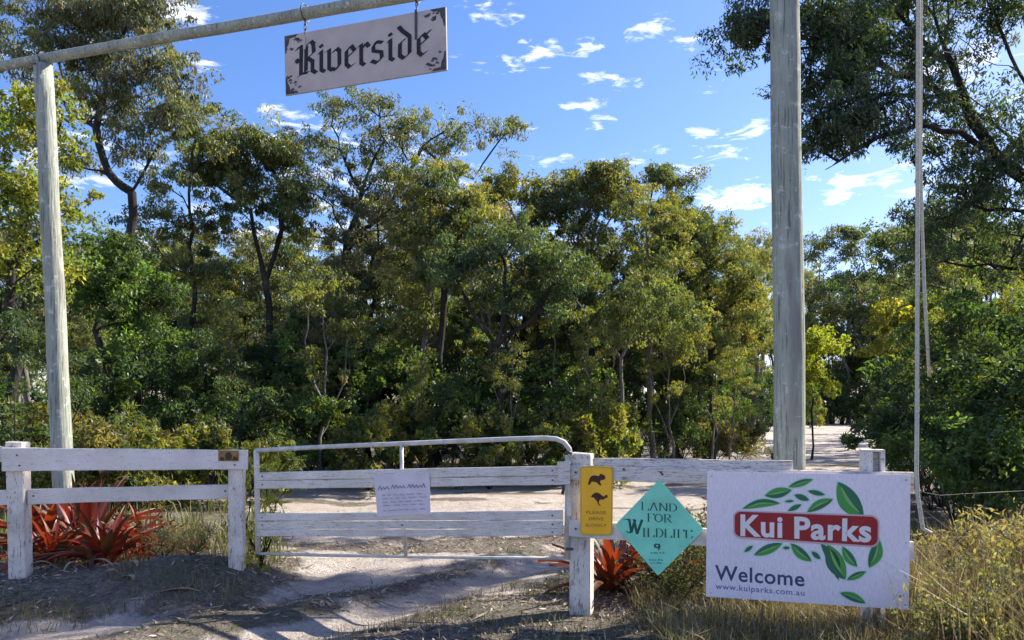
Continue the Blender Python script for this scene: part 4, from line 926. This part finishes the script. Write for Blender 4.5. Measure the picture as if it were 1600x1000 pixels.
# white leafy sign
OW = -.045
KP = Plane(GP.x0, GP.y0, GA)
ks = KP.root('welcome_sign', 'large white sign with a red Kui Parks banner over green leaves and the word Welcome', 'sign')
def K(px, py): return KP.at(px, py, OW)
flat_poly('panel', [[K(1105, 737), K(1423, 742), K(1420, 953), K(1103, 932)]], OW, M_SIGNWHITE, ks, .005)
def C4(x, y): return K(1140 + x / 5, 740 + y / 5)
LEAF = [((460, 105), (650, 45), 40, 0, 1), ((275, 172), (485, 128), 62, 0, 1), ((100, 275), (395, 232), 50, -22, 1), ((505, 165), (622, 208), 36, 0, 2), ((610, 135), (745, 166), 30, 0, 2), ((430, 218), (505, 213), 16, 0, 2), ((455, 292), (562, 240), 30, 0, 2),
        ((605, 300), (808, 200), 56, -10, 1), ((845, 65), (1045, 345), 125, 18, 0), ((115, 612), (182, 563), 24, 0, 2), ((190, 637), (412, 545), 58, 0, 1), ((415, 580), (472, 580), 20, 0, 2), ((478, 545), (640, 685), 60, 10, 1), ((640, 608), (710, 668), 30, 0, 2),
        ((712, 545), (850, 832), 70, -32, 2), ((765, 555), (905, 828), 110, 10, 0), ((880, 570), (996, 728), 58, 10, 1), ((1168, 515), (1090, 735), 80, -14, 1), ((915, 830), (1066, 765), 40, 0, 1), ((862, 930), (1062, 1012), 50, -8, 1)]
def leafpoly(a, b, w, bend, side=0, grow_=0):
    dx, dy = b[0] - a[0], b[1] - a[1]; l = math.hypot(dx, dy); ux, uy = dx / l, dy / l; nx, ny = -uy, ux; n = 12; up = []; dn = []
    for i in range(n + 1):
        t = i / n; e = math.sin(math.pi * t) ** .8 * (w / 2 + grow_); m = bend * math.sin(math.pi * t)
        bx = a[0] + dx * t - ux * grow_ * (1 - 2 * t); by = a[1] + dy * t - uy * grow_ * (1 - 2 * t)
        up.append((bx + nx * (m - (e if side <= 0 else -e * .06)), by + ny * (m - (e if side <= 0 else -e * .06)))); dn.append((bx + nx * (m + (e if side >= 0 else -e * .06)), by + ny * (m + (e if side >= 0 else -e * .06))))
    return [C4(*p) for p in up + dn[::-1][1:-1]]
flat_polys_stacked('leaf_glow', [leafpoly(a, b, w, c_, 0, 16) for a, b, w, c_, k in LEAF], OW - .0006, M_MINT, ks)
LEAF = [(a, b, w * 1.28, c_, k) for a, b, w, c_, k in LEAF]
for i, (a, b, w, c_, k) in enumerate(LEAF):
    lf_ = flat_poly('leaf', [leafpoly(a, b, w, c_)], OW - .0022, (M_G1, M_G1, M_G2)[k], ks)
    if k < 2:
        flat_poly('leaf_edge', [leafpoly(a, b, w * .99, c_ + w * .30 * (1 if i % 2 else -1), 0) if False else leafpoly(a, b, w * .98, c_, 1 if i % 2 else -1)], OW - .0027, M_G2, lf_)
        dx, dy = b[0] - a[0], b[1] - a[1]; a2 = (a[0] + dx * .12, a[1] + dy * .12); b2 = (a[0] + dx * .86, a[1] + dy * .86)
        flat_poly('leaf_vein', [leafpoly(a2, b2, w * .16, c_)], OW - .0032, M_G3, lf_)
bq = [K(1145.5, 797), K(1374, 805), K(1373.5, 856), K(1146, 841)]
flat_poly('banner_edge', [rrect(bq, .055, 6, 4.4)], OW - .0038, M_PINK, ks)
bq = [K(1148, 799), K(1371.5, 807.5), K(1371, 853), K(1148, 838)]
flat_poly('banner', [rrect(bq, .05, 6, 4.6)], OW - .0044, M_RED, ks)
text_mesh('lettering', 'Kui', [K(1157, 804), K(1222.5, 806.5), K(1222.5, 839), K(1157, 836)], OW - .0050, M_LETTER, ks, .03, spacing=1.08)
text_mesh('lettering', 'Parks', [K(1241, 807.5), K(1362, 812), K(1361, 846), K(1241, 840)], OW - .0050, M_LETTER, ks, .03, spacing=1.08)
text_mesh('lettering', 'Welcome', [K(1117, 882.5), K(1257, 893), K(1257, 916), K(1117, 905.5)], OW - .0008, M_NAVY, ks, .016, spacing=1.06)
text_mesh('lettering', 'www.kuiparks.com.au', [K(1118, 911), K(1257, 922), K(1257, 931), K(1118, 920)], OW - .0008, M_URL, ks, .012, spacing=1.1)
for px, py in ((1112, 744), (1416, 750), (1414, 945), (1111, 926), (1416, 848)):
    aa, b = K(px, py); bm = bmesh.new(); bmesh.ops.create_cone(bm, cap_ends=True, segments=8, radius1=.008, radius2=.006, depth=.004, matrix=Matrix.Translation((aa, OW - .0025, b)) @ Matrix.Rotation(rad(90), 4, 'X')); bm_obj('screw', bm, M_PIPE, ks)

# ------------------------------------------------------------------ rope
def rp(px, py, d): return tuple(P(px, py, d))
rd = 5.12
rope = thing('hanging_rope', 'pale doubled rope hanging from the tree down to the right fence end', 'rope', (rp(1434, 760, rd)))
o3 = Vector(rope.location)
def rel(l): return [Vector(p) - o3 for p in l]
tube('long_strand', rel([rp(1434, -125, rd), rp(1435, 0, rd), rp(1434, 200, rd), rp(1433.5, 400, rd), rp(1433, 600, rd), rp(1432, 740, rd), rp(1434, 775, rd), rp(1442, 826, rd), rp(1455, 833, rd)]), .0145, M_ROPE, rope, 8)
tube('short_strand', rel([rp(1440, -125, rd + .03), rp(1439, 0, rd + .03), rp(1438, 250, rd + .03), rp(1441, 360, rd + .03), rp(1445, 470, rd + .03), rp(1452, 588, rd + .03)]), .0115, M_ROPE, rope, 8)
tube('loop', rel([rp(1434, -125, rd), rp(1428, -140, rd), rp(1430, -158, rd + .05), rp(1438, -160, rd + .1), rp(1442, -140, rd + .08), rp(1440, -125, rd + .03)]), .014, M_ROPE, rope, 8)
wire = tube('wire', [rp(1434, 762, rd), rp(1445, 770, rd - .01), rp(1470, 774, rd), rp(1520, 771, rd + .02), rp(1640, 765, rd)], .0022, M_STEEL, None, 5)
tag(wire, 'thin dark wire running right from the rope above the dry grass', 'wire')

# ------------------------------------------------------------------ red bromeliads
M_BROM = mat_leaf('bromeliad_leaf', .30, .06, .45, (1.9, 1.3, .8))
def strap_leaf(seed, L, W, col, arch):
    r = np.random.default_rng(seed); n = 9; vs = []; cs = []
    for i in range(n + 1):
        t = i / n; ang = rad(78) - arch * t; 
        if i == 0: px_, pz_ = 0.0, 0.0
        else: px_ += math.cos(ang) * L / n; pz_ += math.sin(ang) * L / n
        w = W * (.55 + .6 * math.sin(math.pi * min(t * .9 + .12, 1))) * (1 - t ** 4) + .002; sw = .01 * math.sin(t * 5 + seed)
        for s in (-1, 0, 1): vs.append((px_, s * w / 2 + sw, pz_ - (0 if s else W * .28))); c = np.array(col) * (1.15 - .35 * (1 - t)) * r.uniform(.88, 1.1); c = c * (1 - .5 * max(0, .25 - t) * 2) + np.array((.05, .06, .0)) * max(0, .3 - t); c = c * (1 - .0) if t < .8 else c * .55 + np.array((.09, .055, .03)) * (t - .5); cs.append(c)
    fs = []
    for i in range(n):
        for s in (0, 1): a = i * 3 + s; fs.append((a, a + 1, a + 4, a + 3))
    return mesh_np('leaf', vs, np.array(fs), M_BROM, np.array(cs), True)
RED = [(.21, .026, .012), (.14, .02, .012), (.24, .05, .016), (.08, .035, .016), (.22, .075, .030), (.12, .065, .025)]
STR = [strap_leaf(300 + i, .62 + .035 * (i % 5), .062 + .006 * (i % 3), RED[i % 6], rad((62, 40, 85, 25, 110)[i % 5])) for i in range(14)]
ORG = [strap_leaf(330 + i, .55 + .03 * (i % 4), .06, [(.20, .042, .012), (.14, .03, .012), (.11, .045, .02)][i % 3], rad((60, 40, 85, 25)[i % 4])) for i in range(6)]
def bromeliad(px, d, n, sc, label, seed, pool, x=None, z=None):
    x = (px - 800) / F * d if x is None else x; r = random.Random(seed)
    t = thing('bromeliad', label, 'plant', (x, d, (tz(x, d) if z is None else z) - .02), 0, 'red bromeliads along the fence')
    for k in range(n):
        f_ = k / n; o = obj('leaf', pool[r.randrange(len(pool))], t); a = k * 2.39996 + r.uniform(-.2, .2)
        o.rotation_euler = (0, (-.22 + .80 * f_ ** .9) + r.uniform(-.1, .1), a); o.location = (math.cos(a) * .03 * f_, math.sin(a) * .03 * f_, .03 * (1 - f_)); s = sc * r.uniform(.85, 1.12) * (.85 + .25 * f_); o.scale = (s, s * r.uniform(.9, 1.15), s)
    return t
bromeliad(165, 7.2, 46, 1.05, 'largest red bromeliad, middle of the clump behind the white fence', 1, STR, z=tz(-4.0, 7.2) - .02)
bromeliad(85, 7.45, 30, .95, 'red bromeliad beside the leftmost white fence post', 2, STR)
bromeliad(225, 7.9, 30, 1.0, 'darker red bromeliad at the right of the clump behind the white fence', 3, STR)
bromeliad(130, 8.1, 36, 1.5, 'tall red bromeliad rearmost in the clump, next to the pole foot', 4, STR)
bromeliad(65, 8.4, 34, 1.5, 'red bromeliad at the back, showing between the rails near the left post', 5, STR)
bromeliad(957, 6.75, 40, 1.3, 'orange-red bromeliad under the yellow wildlife sign', 6, ORG)
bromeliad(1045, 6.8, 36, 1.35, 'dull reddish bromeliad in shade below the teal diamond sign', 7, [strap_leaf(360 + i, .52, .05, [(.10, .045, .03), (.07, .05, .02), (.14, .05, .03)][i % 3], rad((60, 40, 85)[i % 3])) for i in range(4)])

# dead strap leaves lying on the mound
M_DEAD = mat_flat('dead_leaf', (.42, .31, .19), .8, .2, .2, 12)
def dead(px, py, d, L, rz, curve, label):
    x, y, _ = P(px, py, d); n = 10; bm = bmesh.new(); rows = []
    for i in range(n + 1):
        t = i / n; w = .024 * math.sin(math.pi * (t * .85 + .1)); z = .02 + curve * math.sin(math.pi * t)
        rows.append([bm.verts.new((L * (t - .5), .05 * math.sin(t * 3) + s * w, z - (.006 if s == 0 else 0))) for s in (-1, 0, 1)])
    for a, b in zip(rows, rows[1:]):
        for s in (0, 1): bm.faces.new((a[s], a[s + 1], b[s + 1], b[s]))
    r = bmesh.ops.extrude_face_region(bm, geom=bm.faces[:]); bmesh.ops.translate(bm, vec=(0, 0, -.003), verts=[v for v in r['geom'] if isinstance(v, bmesh.types.BMVert)])
    o = bm_obj('fallen_leaf', bm, M_DEAD, None, True); o.location = (x, y, tz(x, y) + .01); o.rotation_euler = (0, .0, rz)
    tag(o, label, 'dead leaf', 'dead leaves fallen on the mound')
dead(62, 0, 6.62, .30, .5, .08, 'longest tan dead leaf beside the left fence post')
dead(116, 0, 6.55, .18, .9, .06, 'short curled dead leaf below the biggest red bromeliad')
dead(150, 0, 6.7, .34, -.15, .05, 'flat dead leaf among the roots of the biggest red bromeliad')
dead(200, 0, 6.5, .26, -.55, .03, 'dead leaf slanting down to the right, above its near twin')
dead(195, 0, 6.3, .20, -.5, .02, 'lower dead leaf slanting down to the right')
dead(280, 0, 6.3, .34, .1, .02, 'pale dead strip lying toward the left gate post')
dead(172, 0, 6.35, .14, .3, .03, 'smallest dead leaf on the mound')

# ------------------------------------------------------------------ grass, litter, tufts
M_GRASS = mat_leaf('dry_grass_blade', .32, .03, .5, (1.15, 1.1, .85))
def blades(name, xy, h, w, pal, r, lean=.45, zoff=0, curve=.5):
    n = len(xy); x, y = xy[:, 0], xy[:, 1]; z = terrain(x, y) - .01 + zoff
    a = r.uniform(0, 2 * math.pi, n); le = r.uniform(.05, 1, n) ** 1.2 * lean; H = h * r.uniform(.45, 1.2, n); dx = np.cos(a) * le; dy = np.sin(a) * le
    W = w * r.uniform(.6, 1.3, n); sx = -np.sin(a) * W / 2; sy = np.cos(a) * W / 2
    tw = r.uniform(-1.2, 1.2, n); sx, sy = sx * np.cos(tw) - sy * np.sin(tw), sx * np.sin(tw) + sy * np.cos(tw)
    p0 = np.stack([x, y, z], 1); p1 = p0 + np.stack([dx * H * .45, dy * H * .45, H * .6], 1); p2 = p0 + np.stack([dx * H * (1 + curve), dy * H * (1 + curve), H * (1 - curve * .35 * le)], 1)
    S = np.stack([sx, sy, np.zeros(n)], 1)
    v = np.stack([p0 - S, p0 + S, p1 - S * .8, p1 + S * .8, p2], 1).reshape(-1, 3); q = np.arange(n)[:, None] * 5
    f = np.concatenate([q + [0, 1, 3], q + [0, 3, 2], q + [2, 3, 4]], 1).reshape(-1, 3)
    pal = np.asarray(pal); patch = fbm(x * 1.2, y * 1.2, 3, 44)
    c = pal[r.integers(0, len(pal), n)] * (r.uniform(.7, 1.25, n) * (.6 + .8 * patch))[:, None]
    return mesh_np(name, v, f, M_GRASS, np.repeat(c, 5, 0))
def scatter(n, x0, x1, y0, y1, r, fn):
    x = r.uniform(x0, x1, n); y = r.uniform(y0, y1, n); k = r.random(n) < fn(x, y); return np.stack([x[k], y[k]], 1)
STRAW = [(.30, .235, .12), (.25, .19, .095), (.38, .30, .17), (.17, .14, .065), (.17, .175, .06)]
DULL = [(.13, .14, .06), (.18, .16, .08), (.10, .11, .05), (.24, .20, .12)]
rg = np.random.default_rng(55)
def line_y(x): return 5.88 - .297 * (x - .537)
# tall dry grass right of and around the white sign
xy = scatter(30000, 2.6, 7.5, 3.6, 8.5, rg, lambda x, y: sstep(2.6, 3.2, x) * (.25 + .75 * (fbm(x * 1.8, y * 1.8, 3, 8) > .45)) * (y < 3.8 + x * .75))
tag(obj('dry_grass', blades('dry_grass', xy, .62, .009, STRAW, rg, .6)), 'tall straw-coloured grass right of the white sign', 'grass', kind='stuff')
xy = scatter(9000, 1.0, 3.2, 4.6, 6.4, rg, lambda x, y: .25 + .75 * (fbm(x * 2.2, y * 2.2, 3, 18) > .42))
tag(obj('dry_grass', blades('dry_grass', xy, .24, .007, STRAW + DULL[:2], rg, .7)), 'low brown grass under the white sign', 'grass', kind='stuff')
xy = scatter(15000, -2.2, 6, 4.4, 7.4, rg, lambda x, y: (track_sd(x, y) < -.05) * (.12 + .88 * (fbm(x * 1.6, y * 1.6, 3, 28) > .5)))
tag(obj('verge_grass', blades('verge_grass', xy, .10, .006, DULL + STRAW[3:], rg, .8)), 'short dull green verge grass at the foot of the gate post', 'grass', kind='stuff')
xy = scatter(14000, -7, -2.3, 5.0, 9, rg, lambda x, y: (track_sd(x, y) < .1) * (.08 + .7 * (fbm(x * 1.9, y * 1.9, 3, 38) > .52)))
tag(obj('verge_grass', blades('verge_grass', xy, .13, .006, DULL + STRAW[:2], rg, .8)), 'thin dull grass on the mound below the white fence', 'grass', kind='stuff')
xy = scatter(26000, -12, 5.5, 8, 19, rg, lambda x, y: (track_sd(x, y) < -.1) * (.2 + .8 * (fbm(x * .9, y * .9, 3, 48) > .45)))
tag(obj('ground_cover', blades('ground_cover', xy, .32, .016, [(.09, .13, .03), (.13, .15, .04), (.18, .19, .05), (.28, .24, .12)], rg, .6)), 'green and straw ground cover behind the fence and gate', 'grass', kind='stuff')
# crest between the ruts
xy = scatter(9000, -3.8, 1.5, 4.5, 10, rg, lambda x, y: (seg_d(x, y, RIDGE) < .34) * (fbm(x * 3, y * 3, 3, 58) > .45) * .9)
tag(obj('verge_grass', blades('verge_grass', xy, .05, .006, DULL + [(.12, .09, .07)], rg, .9)), 'sparse grass on the crest between the wheel ruts', 'grass', kind='stuff')

M_LITTER = mat_leaf('litter_leaf', .05, .04, .6)
def litter(name, n, x0, x1, y0, y1, fn, size, pal, label, slim=1.0):
    xy = scatter(n, x0, x1, y0, y1, rg, fn); x, y = xy[:, 0], xy[:, 1]; m = len(x); z = terrain(x, y) + rg.uniform(.002, .018, m)
    a = rg.uniform(0, 6.283, m); L = size * rg.uniform(.5, 1.5, m); W = L * rg.uniform(.12, .34, m) * (.35 if name == 'stick_litter' else 1); t = rg.normal(0, .3, m)
    d = np.stack([np.cos(a), np.sin(a), t], 1) * L[:, None] / 2; s = np.stack([-np.sin(a), np.cos(a), rg.normal(0, .35, m)], 1) * W[:, None] / 2; p = np.stack([x, y, z], 1)
    v = np.stack([p - d, p + s, p + d, p - s], 1).reshape(-1, 3); q = np.arange(m)[:, None] * 4; f = np.concatenate([q + [0, 1, 2], q + [0, 2, 3]], 1).reshape(-1, 3)
    c = np.asarray(pal)[rg.integers(0, len(pal), m)] * rg.uniform(.6, 1.3, m)[:, None]
    tag(obj(name, mesh_np(name, v, f, M_LITTER, np.repeat(c, 4, 0))), label, 'litter', kind='stuff')
LIT = [(.24, .18, .13), (.15, .115, .09), (.33, .27, .20), (.10, .08, .065), (.40, .34, .28)]
litter('leaf_litter', 46000, -8, 6, 4.2, 10, lambda x, y: np.clip(1.0 - sandmask(x, y) * 1.6, 0, 1) * (.25 + .75 * (fbm(x * 1.4, y * 1.4, 3, 68) > .4)), .055, LIT, 'brown leaf litter beside the track')
litter('leaf_litter', 9000, -8, 6, 4.2, 14, lambda x, y: sandmask(x, y) * .28 * (fbm(x * .9, y * .9, 3, 78) > .48), .045, LIT, 'scattered leaves and twigs on the sand')

litter('stick_litter', 3500, -8, 6, 4.2, 12, lambda x, y: .25 + .6 * (1 - sandmask(x, y)), .16, [(.22, .18, .14), (.34, .29, .23), (.14, .11, .09)], 'fine fallen sticks and bark over track and mound')
# twigs on the ground
for i, (x, y, L, a, lab) in enumerate(((-2.6, 6.0, .34, .4, 'thin dead twig at the edge of the sandy track'), (-1.2, 6.5, .22, -.6, 'short twig on the crest between the ruts'), (-3.4, 6.1, .30, 1.0, 'bent twig on the mound below the fence'), (.3, 5.6, .26, .2, 'grey twig left of the gate post foot'))):
    z = tz(x, y) + .012
    tag(tube('twig', [(x, y, z), (x + L * .5 * math.cos(a), y + L * .5 * math.sin(a), tz(x + L * .5 * math.cos(a), y + L * .5 * math.sin(a)) + .03), (x + L * math.cos(a + .2), y + L * math.sin(a + .2), tz(x + L * math.cos(a + .2), y + L * math.sin(a + .2)) + .012)], [.007, .006, .003], M_BARKP, None, 6), lab, 'twig')

# small sprouting plants by the fences
sm = shrub_mesh(401, .62, .55, [(.20, .22, .03), (.26, .26, .04), (.15, .18, .03)], size=.07, per=70, nlobe=9, upright=True, shape='lance')
x = (408 - 800) / F * 7.25; place_tree('sprouting_plant', 'yellow-green sprout rising behind the left gate post', 'plant', *sm, (x, 7.25, tz(x, 7.25)), .4, (.75, .75, 1.4))
sm2 = shrub_mesh(402, .7, .9, [(.035, .05, .022), (.06, .05, .03), (.05, .07, .03)], size=.07, per=110, nlobe=12, upright=True, shape='lance')
for px, d, s, lab in ((1062, 6.3, .75, 'dark low plant in shade between the diamond and white signs'), (1100, 7.0, .9, 'dark plant behind the left edge of the white sign')):
    x = (px - 800) / F * d; place_tree('low_plant', lab, 'plant', *sm2, (x, d, tz(x, d) - .02), px, s, 'dark low plants behind the right fence')
sm4 = shrub_mesh(404, .7, .9, [(.13, .15, .09), (.10, .12, .06), (.20, .20, .12)], size=.06, per=110, nlobe=12, upright=True, shape='round')
for px, d, sc_, lab in ((1520, 4.75, .62, 'grey-green weed bush low at the right, nearest the camera'), (1590, 5.0, .8, 'grey-green weed bush at the lower right corner'), (1475, 5.9, .6, 'grey-green weed bush beside the right edge of the white sign')):
    x = (px - 800) / F * d; place_tree('weed_bush', lab, 'plant', *sm4, (x, d, tz(x, d) - .02), px * .7, sc_, 'grey-green weeds in the dry grass')
sm3 = shrub_mesh(403, .8, .9, [(.14, .125, .08), (.11, .11, .06), (.18, .16, .11)], size=.06, per=130, nlobe=12, upright=True, shape='lance')
for px, d, s, lab in ((1545, 6.0, .95, 'dry bush standing tallest in the straw grass'), (1490, 6.3, .7, 'smaller dry bush in the straw grass right of the rope'), (1600, 5.6, .9, 'dry bush in the straw grass at the right edge'), (255, 7.3, .45, 'thin dry weed between the bromeliads and the left gate post'), (300, 7.2, .4, 'small dry weed close to the left gate post')):
    x = (px - 800) / F * d; place_tree('dry_bush', lab, 'plant', *sm3, (x, d, tz(x, d) - .02), px * 1.7, s)
print('TRIS', sum(len(p.vertices) - 2 for me in bpy.data.meshes for p in me.polygons))
